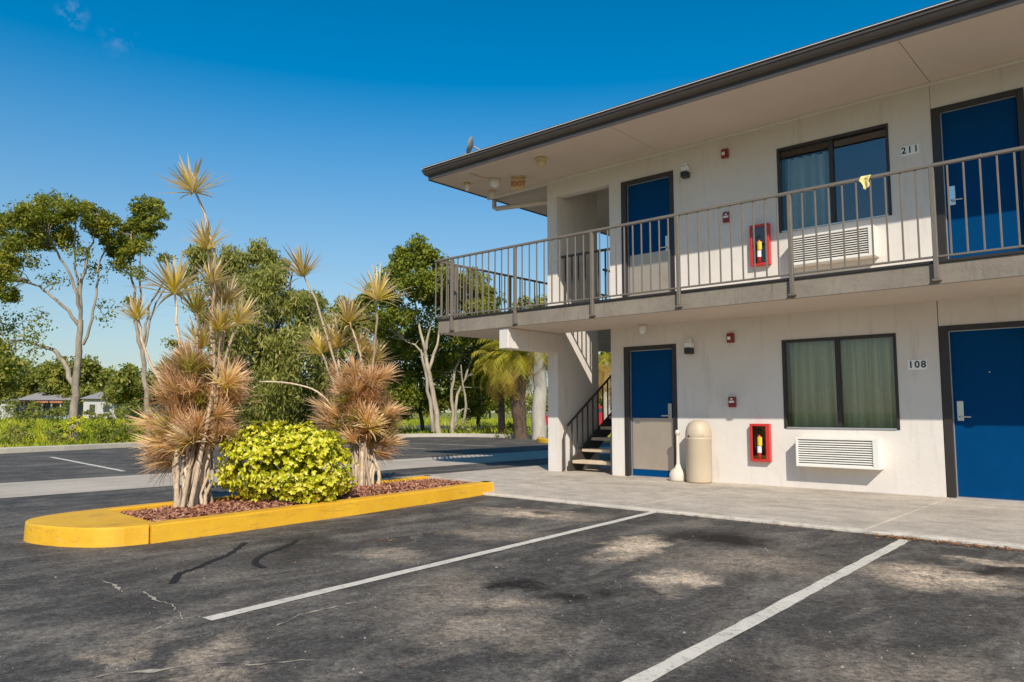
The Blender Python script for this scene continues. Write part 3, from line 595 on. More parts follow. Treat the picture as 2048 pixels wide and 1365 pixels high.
# ------------------------------------------------------------------ balcony railing
RT, RB, YR, XRL = 3.73, 2.71, 9.06, -9.83
rl = empty('balcony_railing', (XRL, YR, F2), 'taupe metal balcony railing along the upper front and left side', 'railing')
mb = MB(); mb.cbox(XRL-0.02, XR, YR-0.022, YR+0.022, RT-0.035, RT, 0.004); part('top_rail', mb, M['taupe'], rl)
mb = MB(); mb.cbox(XRL-0.015, XR, YR-0.014, YR+0.014, RB-0.022, RB, 0.003); part('bottom_rail', mb, M['taupe'], rl)
mb = MB(); mb.cbox(XRL-0.022, XRL+0.022, YR+0.023, 19.9, RT-0.035, RT, 0.004); part('top_rail', mb, M['taupe'], rl)
mb = MB(); mb.cbox(XRL-0.014, XRL+0.014, YR+0.015, 19.9, RB-0.022, RB, 0.003); part('bottom_rail', mb, M['taupe'], rl)
bal = MB(); bal.cbox(-0.009, 0.009, -0.009, 0.009, RB-F2, RT-0.035-F2, 0.002); bal_me = bal.mesh('baluster', M['taupe'])
pm = MB(); pm.cbox(-0.024, 0.024, -0.024, 0.024, SB+0.06-F2, RT-0.0355-F2, 0.004); pm.cbox(-0.045, 0.045, -0.026, 0.03, SB+0.035-F2, SB+0.06-F2, 0.003); post_me = pm.mesh('post', M['taupe'])
posts = [-9.42, -7.95, -6.43, -5.00, -3.46, -1.89, -0.36, 1.2, 2.7, 4.2, 5.7]
for x in posts: link('post', post_me, rl, (x-XRL, 0, 0))
for a, b in zip(posts[:-1], posts[1:]):
    for i in range(1, 10): link('baluster', bal_me, rl, (a+(b-a)*i/10-XRL, 0, 0))
for x in (-9.83, -9.69, -9.55): link('baluster', bal_me, rl, (x-XRL, 0, 0))
sposts = [9.55, 11.05, 12.55, 14.05, 15.55]
for y in sposts: link('post', post_me, rl, (0, y-YR, 0))
ys = [9.06+0.153*i for i in range(1, 46)]
for y in ys:
    if min(abs(y-p) for p in sposts) > 0.06: link('baluster', bal_me, rl, (0, y-YR, 0))
# stair-hole guard on the upper floor
sg = empty('stair_guard_rail', (-8.1, 10.53, F2), 'dark guard rail across the stair opening on the upper floor', 'railing')
mb = MB(); mb.cbox(-8.13, -7.03, 10.51, 10.55, 3.76, 3.80, 0.004); part('top_rail', mb, M['darksteel'], sg)
mb = MB(); mb.cbox(-8.13, -7.03, 10.515, 10.545, 2.75, 2.775, 0.004); part('bottom_rail', mb, M['darksteel'], sg)
mb = MB(); mb.cbox(-0.012, 0.012, -0.012, 0.012, 0.115, 1.10, 0.002); gme = mb.mesh('baluster', M['darksteel'])
for i in range(8): link('baluster', gme, sg, (0.05+0.143*i, 0, 0))
lg = empty('landing_rail', (-8.3, 12.05, F2), 'dark side rail of the stair opening on the upper floor', 'railing')
mb = MB(); mb.cbox(-8.27, -8.23, 12.0, 14.6, 3.76, 3.80, 0.004); part('top_rail', mb, M['darksteel'], lg)
mb = MB(); mb.cbox(-8.265, -8.235, 12.0, 14.6, 2.75, 2.775, 0.004); part('bottom_rail', mb, M['darksteel'], lg)
for i in range(13): link('baluster', gme, lg, (0.05, 0.02+0.2*i, 0))

# ------------------------------------------------------------------ staircase
st = empty('staircase', (-7.6, 10.7, 0), 'open riser stair with tan treads and dark steel rails in the breezeway', 'staircase')
rise, run, Y0 = 0.19, 0.285, 10.62
for k in range(13):
    mb = MB(); mb.cbox(-8.0, -7.08, Y0+k*run, Y0+k*run+0.30, rise*(k+1)-0.055, rise*(k+1), 0.008); part('tread', mb, M['tread'], st)
for x in (-8.03, -7.05):
    mb = MB(); y1 = Y0+13.4*run; z1 = rise*13.6
    mb.prism([(Y0-0.05, 0.0), (Y0+0.28, 0.0), (y1, z1-0.16), (y1, z1+0.06), (Y0-0.05, 0.16)], x-0.02, x+0.02)
    mb.v = [(z, y, zz) for (y, zz, z) in mb.v]; part('stringer', mb, M['darksteel'], st)
for x in (-8.03, -7.05):
    sl_ = rise/run; zt = lambda y: 0.86+max(0, (y-Y0-0.02))*sl_
    mb = MB(); mb.tube([(x, Y0-0.18, 0.02), (x, Y0-0.18, 0.62), (x, Y0-0.10, 0.78), (x, Y0+0.02, zt(Y0+0.02)), (x, 14.3, zt(14.3))], 0.022, 8); part('handrail', mb, M['darksteel'], st)
    mb = MB(); mb.cbox(-0.011, 0.011, -0.011, 0.011, 0, 0.80, 0.002); bme = mb.mesh('baluster', M['darksteel'])
    for k in range(23):
        y = Y0+0.04+k*0.16; o = link('baluster', bme, st, (x+7.6, y-10.7, zt(y)-0.81))

# ------------------------------------------------------------------ things fixed to the walls
def ac(x0, x1, z0, z1, lab):
    y = W-0.20; root = empty('air_conditioner', ((x0+x1)/2, W, z0), lab, 'air conditioner', 'through-wall air conditioners')
    mb = MB(); t = 0.03
    mb.cbox(x0, x0+t, y, W-0.001, z0, z1, 0.004); mb.cbox(x1-0.075, x1, y, W-0.001, z0, z1, 0.004); mb.cbox(x0+t+.0003, x1-0.0753, y, W-0.001, z1-t, z1, 0.004); mb.cbox(x0+t+.0003, x1-0.0753, y, W-0.001, z0, z0+t, 0.004)
    part('sleeve', mb, M['acwhite'], root)
    mb = MB(); mb.box(x0+t+0.001, x1-0.076, y+0.05, y+0.06, z0+t+.001, z1-t-.001); part('coil', mb, M['acdark'], root)
    n = 11; sm = MB(); hw = (x1-x0-t-0.075)/2-0.001; p = (z1-z0-2*t)/n
    sm.add([(-hw,0,-p*0.42),(hw,0,-p*0.42),(hw,0.004,-p*0.42-0.004),(-hw,0.004,-p*0.42-0.004),(-hw,0.025,p*0.2),(hw,0.025,p*0.2),(hw,0.029,p*0.2-0.004),(-hw,0.029,p*0.2-0.004)], [(0,1,5,4),(3,7,6,2),(0,3,2,1),(4,5,6,7),(1,2,6,5),(0,4,7,3)])
    me = sm.mesh('slat', M['acwhite'])
    for i in range(n): link('slat', me, root, ((x0+t+x1-0.075)/2-(x0+x1)/2, y+0.004-W, t+p*(i+0.5)))
    return root
ac(-3.93, -2.88, 0.30, 0.69, 'white air conditioner under the lower window beside the red cabinet')
ac(-3.92, -2.82, 3.03, 3.43, 'white air conditioner below the upper window behind the railing')
def extinguisher(x0, z0, h, lab):
    w = 0.285; y = W-0.075; root = empty('extinguisher_cabinet', (x0+w/2, W, z0), lab, 'extinguisher cabinet', 'red fire extinguisher cabinets')
    mb = MB(); t = 0.035
    mb.cbox(x0, x0+t, y, W-.001, z0, z0+h, .004); mb.cbox(x0+w-t*1.6, x0+w, y, W-.001, z0, z0+h, .004); mb.cbox(x0+t+.0003, x0+w-t*1.6-.0003, y, W-.001, z0+h-t, z0+h, .004); mb.cbox(x0+t+.0003, x0+w-t*1.6-.0003, y, W-.001, z0, z0+t, .004)
    part('frame', mb, M['red'], root)
    mb = MB(); mb.box(x0+t+.001, x0+w-t*1.6-.001, W-.006, W-.002, z0+t+.001, z0+h-t-.001); part('back_panel', mb, M['darkred'], root)
    cx = x0+t+0.095; r = 0.036; mb = MB(); mb.lathe(cx, W-0.044, [(0,0),(r,0),(r,0.28),(r*0.85,0.315),(0.018,0.34),(0.018,0.36)], 16, cz=z0+t+.002); e = part('extinguisher', mb, M['red'], root)
    mb = MB(); mb.lathe(cx, W-0.044, [(r+.0015,0.09),(r+.0015,0.18)], 16, cz=z0+t); part('label_band', mb, M['white'], e)
    mb = MB(); mb.lathe(cx+0.008, W-0.047, [(r+.003,0.19),(r+.004,0.31)], 16, cz=z0+t); part('yellow_tag', mb, M['yellowtag'], e)
    mb = MB(); mb.cbox(cx-.05, cx+.03, W-.062, W-.042, z0+t+.362, z0+t+.385, .003); mb.cbox(cx-.055, cx+.03, W-.06, W-.044, z0+t+.395, z0+t+.41, .003); mb.tube([(cx-.03,W-.055,z0+t+.37),(cx-.06,W-.06,z0+t+.33),(cx-.055,W-.07,z0+t+.15)], .008, 8); part('valve', mb, M['black'], e)
    mb = MB(); mb.box(x0+t+.001, x0+w-t*1.6-.001, y+.012, y+.015, z0+t+.001, z0+h-t-.001); part('glass_front', mb, M['glass'], root)
extinguisher(-4.625, 0.33, 0.53, 'red fire extinguisher cabinet on the lower wall')
extinguisher(-4.54, 3.12, 0.60, 'red fire extinguisher cabinet on the upper wall behind railing')
def horn(x, z, lab):
    root = empty('fire_alarm_strobe', (x, W, z), lab, 'fire alarm', 'red alarm strobes'); mb = MB(); mb.cbox(x-.055, x+.055, W-.045, W-.001, z-.07, z+.07, .008); part('housing', mb, M['darkred'], root)
    mb = MB(); mb.cbox(x-.035, x+.012, W-.065, W-.0452, z-.03, z+.022, .008); part('strobe_lens', mb, M['white'], root)
horn(-4.90, 2.11, 'red alarm strobe high on the lower wall'); horn(-4.91, 4.90, 'red alarm strobe high on the upper wall under the eave')
def pull(x, z, lab):
    root = empty('alarm_pull_station', (x, W, z), lab, 'fire alarm', 'red pull stations'); mb = MB(); mb.cbox(x-.055, x+.055, W-.045, W-.001, z-.075, z+.075, .006); part('housing', mb, M['darkred'], root)
    mb = MB(); mb.cbox(x-.04, x+.04, W-.056, W-.0452, z-.01, z+.02, .003); mb.cbox(x-.02, x+.02, W-.052, W-.0452, z+.035, z+.055, .003); part('pull_bar', mb, M['white'], root)
    mb = MB(); mb.lathe(x, W-.02, [(.0,.0),(.03,.0),(.045,-.02)], 12, cz=z+.095, axis='z'); part('conduit_cap', mb, M['urn'], root)
pull(-4.90, 1.17, 'red alarm pull station at waist height on the lower wall'); pull(-4.91, 3.92, 'red alarm pull station on the upper wall behind railing')
def fixture(x, z, lab):
    root = empty('wall_light', (x, W, z), lab, 'wall light', 'wall lights beside the kick plate doors')
    mb = MB(); mb.cbox(x-.06, x+.06, W-.11, W-.001, z, z+.085, .015); mb.lathe(x, W-.055, [(.0,.14),(.03,.135),(.045,.115),(.048,.086)], 16, cz=z); part('housing', mb, M['white'], root)
    mb = MB(); mb.cbox(x-.058, x+.058, W-.115, W-.002, z-.095, z-.001, .01); part('lens', mb, M['black'], root)
fixture(-5.56, 2.0, 'white wall light with black lens beside the lower kick plate door'); fixture(-5.56, 4.75, 'white wall light with black lens beside the upper kick plate door')
def text_mesh(s, size, mat, depth=0.0015):
    c = bpy.data.curves.new('digit', 'FONT'); c.body = s; c.size = size; c.extrude = depth; c.align_x = 'CENTER'; c.align_y = 'CENTER'; c.offset = size*0.022
    o = bpy.data.objects.new('tmp', c); col.objects.link(o); bpy.context.view_layer.update()
    me = bpy.data.meshes.new_from_object(o.evaluated_get(bpy.context.evaluated_depsgraph_get())); bpy.data.objects.remove(o); me.materials.clear(); me.materials.append(mat); return me
def number(s, x, z, lab):
    root = empty('room_number_sign', (x, W, z), lab, 'room number', 'room number signs')
    for i, ch in enumerate(s):
        dx = (i-1)*0.072; mb = MB(); mb.cbox(x+dx-.0365, x+dx+.0365, W-.006, W-.001, z-.062, z+.062, .001); part('number_tile', mb, M['plaque'], root)
        o = link('digit', text_mesh(ch, 0.118, M['ink']), root, (dx, -0.008, 0)); o.rotation_euler = (math.pi/2, 0, 0)
number('108', -2.44, 1.615, 'room number 108 on small pale tiles beside the lower right door'); number('211', -2.40, 4.37, 'room number 211 on small pale tiles beside the upper right door')
# ceiling fixtures
def dome(name, x, y, z, r, lab, cat, mats=('soffit', 'white')):
    root = empty(name, (x, y, z), lab, cat, 'soffit fixtures'); mb = MB(); mb.lathe(x, y, [(0,0),(r,0),(r,-.03),(r*.8,-.045)], 18, cz=z); part('base', mb, M[mats[0]], root)
    mb = MB(); mb.lathe(x, y, [(r*.78,-.045),(r*.8,-.09),(r*.6,-.13),(r*.3,-.15),(0,-.155)], 18, cz=z); part('cover', mb, M[mats[1]], root); return root
dome('ceiling_light', -6.29, 10.22, SB, 0.075, 'round white light under the balcony above the lower kick plate door', 'ceiling light')
dome('ceiling_light', -7.63, 9.35, SO, 0.10, 'yellowed round light on the eave nearest the front gutter', 'ceiling light', ('exity','exity'))
dome('smoke_detector', -8.96, 9.66, SO, 0.11, 'round white detector on the corner of the eave', 'detector', ('soffit','white'))
dome('flood_light', -9.49, 9.50, SO, 0.06, 'small light at the outermost corner of the eave', 'ceiling light', ('exity','trim'))
dome('flood_light', -9.48, 10.15, SO, 0.06, 'small light near the left edge of the eave', 'ceiling light', ('exity','trim'))
solo('conduit', MB().tube([(-9.05,9.12,SO-.012),(-9.05,9.45,SO-.012),(-8.98,9.55,SO-.012)], 0.012, 6), M['soffit'], (-9.05,9.1,SO-.02), label='thin conduit on the corner eave', cat='conduit')
ex = empty('exit_sign', (-8.55, 9.83, SO), 'aged yellow exit sign hanging from the eave corner', 'exit sign')
exq = Matrix.Rotation(R(38), 4, 'Z')
def exbox(mb, *a):
    s = MB(); s.cbox(*a); mb.add([tuple(exq @ Vector(p)) for p in s.v], s.f); return mb
def exl(name, mb, mat): return link(name, mb.mesh(name, mat), ex)
exl('mount', exbox(exbox(MB(), -.13, .13, -.035, .035, -.022, 0, .003), -.03, .03, -.02, .02, -.0401, -.0221, .002), M['exity'])
exl('housing', exbox(MB(), -.135, .135, -.022, .022, -.235, -.0402, .005), M['exity'])
tm = text_mesh('EXIT', 0.125, M['exitt'], 0.003); o = link('lettering', tm, ex, tuple(exq @ Vector((0, -0.0245, -0.14)))); o.rotation_euler = (math.pi/2, 0, R(38))
# satellite dish on the roof edge
sd = empty('satellite_dish', (-8.95, 9.05, SO+0.2), 'small grey satellite dish on the roof edge', 'satellite dish')
dm = MB(); dm.lathe(0, 0, [(0.0,0.0),(0.08,0.008),(0.15,0.03),(0.20,0.056),(0.205,0.056),(0.15,0.022),(0.08,-.002),(0,-.01)], 24); q = Vector((-0.80, -0.52, 0.30)).to_track_quat('Z', 'Y').to_matrix()
dm.v = [tuple(q @ Vector(p) + Vector((0.02, 0.0, 0.24))) for p in [tuple(.78*c_ for c_ in v_) for v_ in dm.v]]; link('dish', dm.mesh('dish', M['dish']), sd)
mb = MB(); mb.tube([(0.25,0.05,0.02),(0.20,0.04,0.12),(0.05,0.01,0.22)], 0.018, 8); mb.tube([(0.05,0.0,0.10),(-0.16,-0.05,0.13)], 0.01, 6); link('arm', mb.mesh('arm', M['alu']), sd)
# yellow cloth hung on the railing
mb = MB(); vs = []; rng = random.Random(5)
for j in range(9):
    for i in range(8):
        u, v = i/7, j/8; yy = YR-0.03-0.012*math.sin(u*7+v*3) if v > .25 else YR+0.03-(v/.25)*0.06; zz = RT+0.006+0.008*math.sin(v/.25*3.14) if v <= .25 else RT-0.16*(v-.25)/.75*(1-.35*abs(u-.4)); wd = 0.075*(1-.45*max(0, v-.5))
        vs.append((-2.56+(u-.5)*wd*(1.5 if .2 < v < .6 else 1.1)+0.01*math.sin(v*9), yy, zz))
mb.add(vs, [(j*8+i, j*8+i+1, (j+1)*8+i+1, (j+1)*8+i) for j in range(8) for i in range(7)], True)
solo('cloth', mb, M['cloth'], (-2.56, YR, RT), label='small crumpled yellow cloth hung over the balcony rail', cat='cloth')

# ------------------------------------------------------------------ bin and ash urn
bx, by = -5.34, 10.17
tr = empty('trash_bin', (bx, by, 0), 'beige domed trash bin against the white wall', 'trash bin')
mb = MB(); mb.lathe(bx, by, [(0,0.004),(.178,.004),(.184,.03),(.187,.62),(.192,.63),(.192,.655),(.186,.66)], 32); part('body', mb, M['beige'], tr)
mb = MB(); mb.lathe(bx, by, [(.186,.6605),(.190,.665),(.190,.69),(.187,.74),(.172,.80),(.14,.86),(.09,.895),(.04,.908),(0,.91)], 32); ld = part('lid', mb, M['beige'], tr)
fd = Vector((-bx-2.6, -by, 0)).normalized(); rt = Vector((-fd.y, fd.x, 0))
def domept(a, z):
    prof = [(.665,.192),(.69,.193),(.74,.190),(.80,.176),(.86,.144)]; r = np.interp(z, [p[0] for p in prof], [p[1] for p in prof]); d = fd*math.cos(a)+rt*math.sin(a); return (bx+d.x*r, by+d.y*r, z)
g = [(a, z) for z in np.linspace(.70, .855, 6) for a in np.linspace(-.62, .62, 9)]
mb = MB(); mb.add([domept(a*(1-.25*max(0,(z-.78)/.08)), z) for a, z in g], [(j*9+i, j*9+i+1, (j+1)*9+i+1, (j+1)*9+i) for j in range(5) for i in range(8)], True); part('push_flap', mb, M['beige'], ld)
mb = MB(); P = [domept(a, z) for a, z in [(-.70,.655),(-.35,.63),(.2,.655),(.45,.672),(.62,.69),(-.62,.69)]]; mb.add(P, [(0,1,2,3,4,5)]); part('opening', mb, M['black'], ld)
ux, uy = -5.70, 10.20
un = empty('ash_urn', (ux, uy, 0), 'pale smokers ash post with round base between door and bin', 'ash urn')
mb = MB(); mb.lathe(ux, uy, [(0,.003),(.128,.003),(.135,.02),(.135,.10),(.12,.135),(.10,.16),(.05,.20),(.030,.25)], 24); part('base', mb, M['urn'], un)
mb = MB(); mb.lathe(ux, uy, [(.0295,.251),(.024,.40),(.022,.68)], 20); part('neck', mb, M['urn'], un)
mb = MB(); mb.lathe(ux, uy, [(.022,.681),(.034,.69),(.036,.73),(.025,.755),(0,.76)], 20); part('head', mb, M['urn'], un)

# ------------------------------------------------------------------ planter island
ZK = 0.12
front = [(-6.30,2.72),(-6.33,3.4),(-6.46,4.9),(-6.62,6.2),(-6.80,7.31)]
pk = tag(link('planter_kerb', None, None, (-7.0,4.5,0)), 'bright yellow painted kerb around the planting island', 'kerb', kind='structure')
def strip(outer, inner, z0=-0.09, z1=ZK, bev=0.014):
    n = len(outer); vs = []; fs = []
    for (ox, oy), (ix, iy) in zip(outer, inner):
        dx, dy = ix-ox, iy-oy; l = math.hypot(dx, dy); dx /= l; dy /= l
        vs += [(ox-dx*0.02, oy-dy*0.02, z0), (ox, oy, z1-bev), (ox+dx*bev*.35, oy+dy*bev*.35, z1-bev*.3), (ox+dx*bev, oy+dy*bev, z1), (ix-dx*.01, iy-dy*.01, z1), (ix, iy, z1-.01), (ix, iy, z0)]
    m = 7
    for i in range(n-1):
        for j in range(m-1): fs.append((i*m+j, i*m+j+1, (i+1)*m+j+1, (i+1)*m+j))
    fs += [tuple(range(m))[::-1], tuple((n-1)*m+j for j in range(m))]
    mb = MB(); mb.add(vs, fs, False); return mb
fo = subdiv(front, 0.25); fi = [(x-0.165, y+0.0) for x, y in fo]
part('kerb_section', strip(fo[::-1], fi[::-1]), M['yellow'], pk)
back = [(-7.72,2.86),(-7.80,3.6),(-7.98,5.4),(-8.14,6.8),(-8.20,7.40)]
bo = subdiv(back, 0.25); part('kerb_section', strip(bo, [(x+0.15, y) for x, y in bo]), M['yellow'], pk)
nose = smooth([(-6.305,2.70),(-6.36,2.42),(-6.60,2.22),(-6.95,2.09),(-7.20,2.07),(-7.44,2.16),(-7.62,2.42),(-7.715,2.84)], 2)
cxn, cyn = -6.98, 2.55; mb = MB(); vs = []; n = len(nose)
for lv, (s, z) in enumerate(((1.012, -0.09), (1.0, ZK-0.016), (0.996, ZK-0.005), (0.985, ZK), (0.6, ZK+0.003))):
    for x, y in nose: vs.append((cxn+(x-cxn)*s, (cyn+(y-cyn)*s) if y < 2.6 else y-(1-s)*0.02, z))
fs = [(l*n+i, l*n+i+1, (l+1)*n+i+1, (l+1)*n+i) for l in range(4) for i in range(n-1)]
inner_edge = [(-6.40,2.705),(-7.36,2.765)]
fs.append(tuple(4*n+i for i in range(n)))
fs += [(l*n, (l+1)*n, (l+1)*n+n-1, l*n+n-1) for l in range(4)]
mb.add(vs, fs, False); mb.prism([(-6.31,2.69),(-7.70,2.80),(-7.60,2.90),(-7.36,2.86),(-6.47,2.80)], -0.05, ZK-0.004); part('kerb_section', mb, M['yellow'], pk)
mb = strip(subdiv([(-6.80,7.325),(-7.5,7.42),(-8.19,7.45)], .25), [(x, y-.14) for x, y in subdiv([(-6.80,7.325),(-7.5,7.42),(-8.19,7.45)], .25)]); part('kerb_section', mb, M['walk'], pk)
# mulch: bumpy bed plus loose chips, one countless mass
rng = np.random.default_rng(3); nx, ny = 34, 90; V = []; RN = []
fx = lambda y: np.interp(y, [p[1] for p in front], [p[0]-0.162 for p in front]); bxx = lambda y: np.interp(y, [p[1] for p in back], [p[0]+0.148 for p in back])
for j in range(ny+1):
    y = 2.74+(7.36-2.74)*j/ny
    for i in range(nx+1):
        u = i/nx; x = bxx(y)+(fx(y)-bxx(y))*u; V.append((x, y, 0.075+0.05*math.sin(math.pi*u)*math.sin(math.pi*min(1,j/ny*1.02))+rng.normal(0, .006))); RN.append(rng.uniform(0,.7))
Fq = [(j*(nx+1)+i, j*(nx+1)+i+1, (j+1)*(nx+1)+i+1, (j+1)*(nx+1)+i) for j in range(ny) for i in range(nx)]
nc = 9000; y = rng.uniform(2.80, 7.3, nc); u = rng.uniform(.02,.98,nc); xb = np.interp(y,[p[1] for p in back],[p[0]+.148 for p in back]); xf = np.interp(y,[p[1] for p in front],[p[0]-.162 for p in front]); x = xb+(xf-xb)*u
zc = 0.085+0.05*np.sin(np.pi*u)*np.sin(np.pi*np.minimum(1,(y-2.74)/4.62)); an = rng.uniform(0,6.28,nc); ln = rng.uniform(.012,.035,nc); wd = rng.uniform(.004,.012,nc); ti = rng.normal(0,.35,nc); rr = rng.uniform(0,1,nc)
dx = np.stack([np.cos(an)*np.cos(ti), np.sin(an)*np.cos(ti), np.sin(ti)],1)*ln[:,None]; dy = np.stack([-np.sin(an), np.cos(an), rng.normal(0,.3,nc)],1)*wd[:,None]; cc = np.stack([x,y,zc],1)
cv = np.stack([cc-dx-dy, cc+dx-dy, cc+dx+dy, cc-dx+dy],1).reshape(-1,3); b0 = len(V)
V = np.concatenate([np.array(V), cv]); Fq = np.concatenate([np.array(Fq), b0+np.arange(4*nc).reshape(-1,4)]); RN = np.concatenate([np.array(RN), np.repeat(rr,4)])
tag(link('mulch_bed', fast_mesh('mulch_bed', V, Fq, M['mulch'], {'rnd': RN})), 'reddish bark mulch filling the yellow planter', 'mulch', kind='stuff')

# ------------------------------------------------------------------ dragon trees
def rosette(name, mat, n, length, seed, up=0.15, droop=0.25, width=0.017, spread=1.45):
    rng = np.random.default_rng(seed); V = []; F = []; T = []; RN = []
    for k in range(n):
        q = (k+.5)/n; th = spread*q**0.62+rng.normal(0,.1); ph = k*2.39996+rng.normal(0,.15); l = length*rng.uniform(.60,1.12)*(0.82+.18*q); d = droop*(0.3+q)*rng.uniform(.0,2.3)*(2.2 if rng.uniform() < .12 else 1)
        rd = np.array([math.cos(ph), math.sin(ph), 0]); sd = np.array([-math.sin(ph), math.cos(ph), 0]); r = rng.uniform(0,1)
        base = rd*.012+np.array([0,0,-0.12*q*length]); p = base.copy(); b = len(V); segs = 4; a = th
        for s in range(segs+1):
            t = s/segs; w = width*(0.75+.5*t if t < .35 else 1.02*(1-((t-.35)/.65)**1.6)+.02)*rng.uniform(.9,1.1)
            V += [p+sd*w*.5, p-sd*w*.5]; T += [t,t]; RN += [r,r]
            dirv = rd*math.sin(a)+np.array([0,0,1])*math.cos(a); p = p+dirv*l/segs; a += d*(t+.25)
        for s in range(segs): F.append((b+2*s, b+2*s+1, b+2*s+3, b+2*s+2))
    return fast_mesh(name, np.array(V), np.array(F), mat, {'tip': T, 'rnd': RN})
HI = [rosette('leaf_head', M['drac_hi'], 66, .43, s, droop=.14, spread=1.35, width=.027) for s in (1,2,3)]
LO = [rosette('leaf_head', M['drac_lo'], 62, .46, s, droop=.30, spread=.85, width=.017) for s in (4,5,6)]
GR = [rosette('leaf_head', M['drac_gr'], 64, .40, s, droop=.18, spread=1.1, width=.028) for s in (7,8)]
def orient(o, d, roll, sc):
    q = Vector(d).normalized().to_track_quat('Z', 'Y') @ Matrix.Rotation(roll, 4, 'Z').to_quaternion(); o.rotation_mode = 'QUATERNION'; o.rotation_quaternion = q; o.scale = (sc,)*3
def wobble(a, b, n, rng, amp):
    a = np.array(a); b = np.array(b); return [a+(b-a)*i/n + (rng.normal(0,amp,3)*np.array([1,1,.3]) if 0 < i < n else 0) for i in range(n+1)]
def dragon(label, base_px, D, tall, skirt, nskirt, stems, low, seed):
    rng = np.random.default_rng(seed); b = onz(base_px[0], base_px[1], 0.10); root = empty('dragon_tree', tuple(b), label, 'dragon tree', 'dragon trees in the planter')
    right = np.array(_r); fw = np.array([-math.sin(YAW), math.cos(YAW), 0])
    def world(px, py, dd=0.0): return at(px, py, D+dd)
    def put(p, d, meshes, sc):
        o = link('leaf_head', meshes[rng.integers(len(meshes))], root, tuple(p-b)); orient(o, d, rng.uniform(0,6.28), sc)
    # canes
    for i in range(stems):
        u = (i+.5)/stems-.5; bb = b+right*(u*low[0]+rng.normal(0,.02))+fw*rng.uniform(-.13,.13); tp = world(base_px[0]+low[2]+u*low[1]*FPX/D+rng.normal(0,6), low[3]+rng.uniform(-25,30), rng.uniform(-.2,.2))
        mb = MB(); r0 = rng.uniform(.014,.026); mb.tube(wobble(bb-np.array([0,0,.04]), tp, 5, rng, .022), [r0*1.25,r0,r0*.95,r0*.9,r0*.85,r0*.8], 7); part('cane', mb, M['cane'], root)
        put(tp, (rng.normal(0,.35), rng.normal(0,.35), 1), LO, rng.uniform(.75,1.0))
    # tall stems with heads
    for (hx, hy, sc, lean, path, gr) in tall:
        dd = rng.uniform(-.25,.25); top = world(hx, hy, dd); pts = [top]+[world(x, y, dd*(1-(k+1)/(len(path)+1))) for k, (x, y) in enumerate(path)]+[b+right*rng.normal(0,.08)+fw*rng.normal(0,.08)]
        P = []
        for a, c in zip(pts[:-1], pts[1:]): P += wobble(a, c, 3, rng, .008)[:-1]
        P.append(pts[-1]); mb = MB(); mb.tube(P, np.linspace(.011,.024,len(P)), 7); part('cane', mb, M['cane'], root)
        put(top, np.array([0,0,1.0])+right*lean+fw*rng.normal(0,.15), GR if gr else HI, sc)
    # dense lower heads
    for i in range(nskirt):
        u, v, w = np.clip(rng.normal(0,.52,3), -1.0, 1.0); v = rng.uniform(-.75,1.0); u *= (1-.12*v)
        p = world(skirt[0]+u*skirt[2], skirt[1]+v*skirt[3], w*skirt[2]*D/FPX*.95)
        d = right*(u*1.15+rng.normal(0,.2))+fw*(w*.5+rng.normal(0,.15))+np.array([0,0,1.0-.35*max(0,v)+rng.normal(0,.12)])
        put(p, d, GR if rng.uniform() < .16 else (HI if rng.uniform() < .10 else LO), rng.uniform(.48,.88))
    return root, put, world, rng, b
tallL = [(385,377,1.0,-.30,[(410,430),(428,490),(432,600),(440,720),(420,850)],0),(413,492,.95,-.05,[(420,560),(425,700),(400,850)],0),(350,578,1.12,-.10,[(352,640),(370,760),(385,880)],0),
         (275,634,.80,-.15,[(290,700),(330,790),(370,890)],0),(392,620,.85,-.05,[(394,700),(395,850)],1),(452,604,.90,.25,[(445,690),(425,820)],0),(402,690,.95,-.1,[(400,760),(395,850)],0),(440,655,.95,.15,[(438,720),(420,850)],0),
         (478,640,.85,.5,[(450,720),(425,840)],0),(425,560,.8,.2,[(428,640),(430,760)],0),(380,740,.9,0,[(385,820)],1)]
L_ = dragon('taller reddish dragon tree clump at the left end of the planter', (385,1012), 7.85, tallL, (392,802,70,96), 96, 15, (.34,.46,0,872), 11)
for (x, y, d, s) in [(345,920,(-.8,-.6,-.25),.9),(330,890,(-1,-.3,.05),.9),(372,900,(-.5,-.7,.1),.8),(335,905,(-.8,-.4,-.05),.85),(318,850,(-1,-.1,.25),.9),(350,870,(-.5,-.6,.3),.85),(440,830,(.6,-.3,.6),.8),(455,850,(.7,-.2,.4),.7)]:
    L_[1](L_[2](x, y, L_[3].uniform(-.2,.1)), np.array(_r)*d[0]+np.array([0,d[1]*.3,d[2]]), LO if x < 400 else GR, s)
tallR = [(755,592,1.18,.05,[(752,660),(745,730),(735,850)],0),(697,642,1.15,.05,[(715,690),(728,760),(725,870)],0),(672,690,1.20,-.15,[(680,740),(700,830),(715,890)],0),(722,700,1.0,.15,[(725,780),(725,880)],0),(640,700,1.0,-.35,[(665,760),(700,850)],0),
         (605,545,1.12,-.25,[(632,600),(662,700),(690,800),(715,880)],0),(745,720,1.0,.3,[(738,790),(730,880)],0)]
R_ = dragon('shorter reddish dragon tree clump at the right end of the planter', (727,973), 9.8, tallR, (724,800,50,86), 74, 12, (.31,.40,0,862), 12)
for (x, y, d, s) in [(765,885,(.8,-.4,.15),.95),(752,905,(.7,-.3,.0),.85),(775,830,(1,-.1,.4),.9),(670,850,(-.9,-.3,.3),1.0),(660,820,(-1,-.1,.4),.95)]:
    R_[1](R_[2](x, y, R_[3].uniform(-.15,.1)), np.array(_r)*d[0]+np.array([0,d[1]*.3,d[2]]), LO, s)
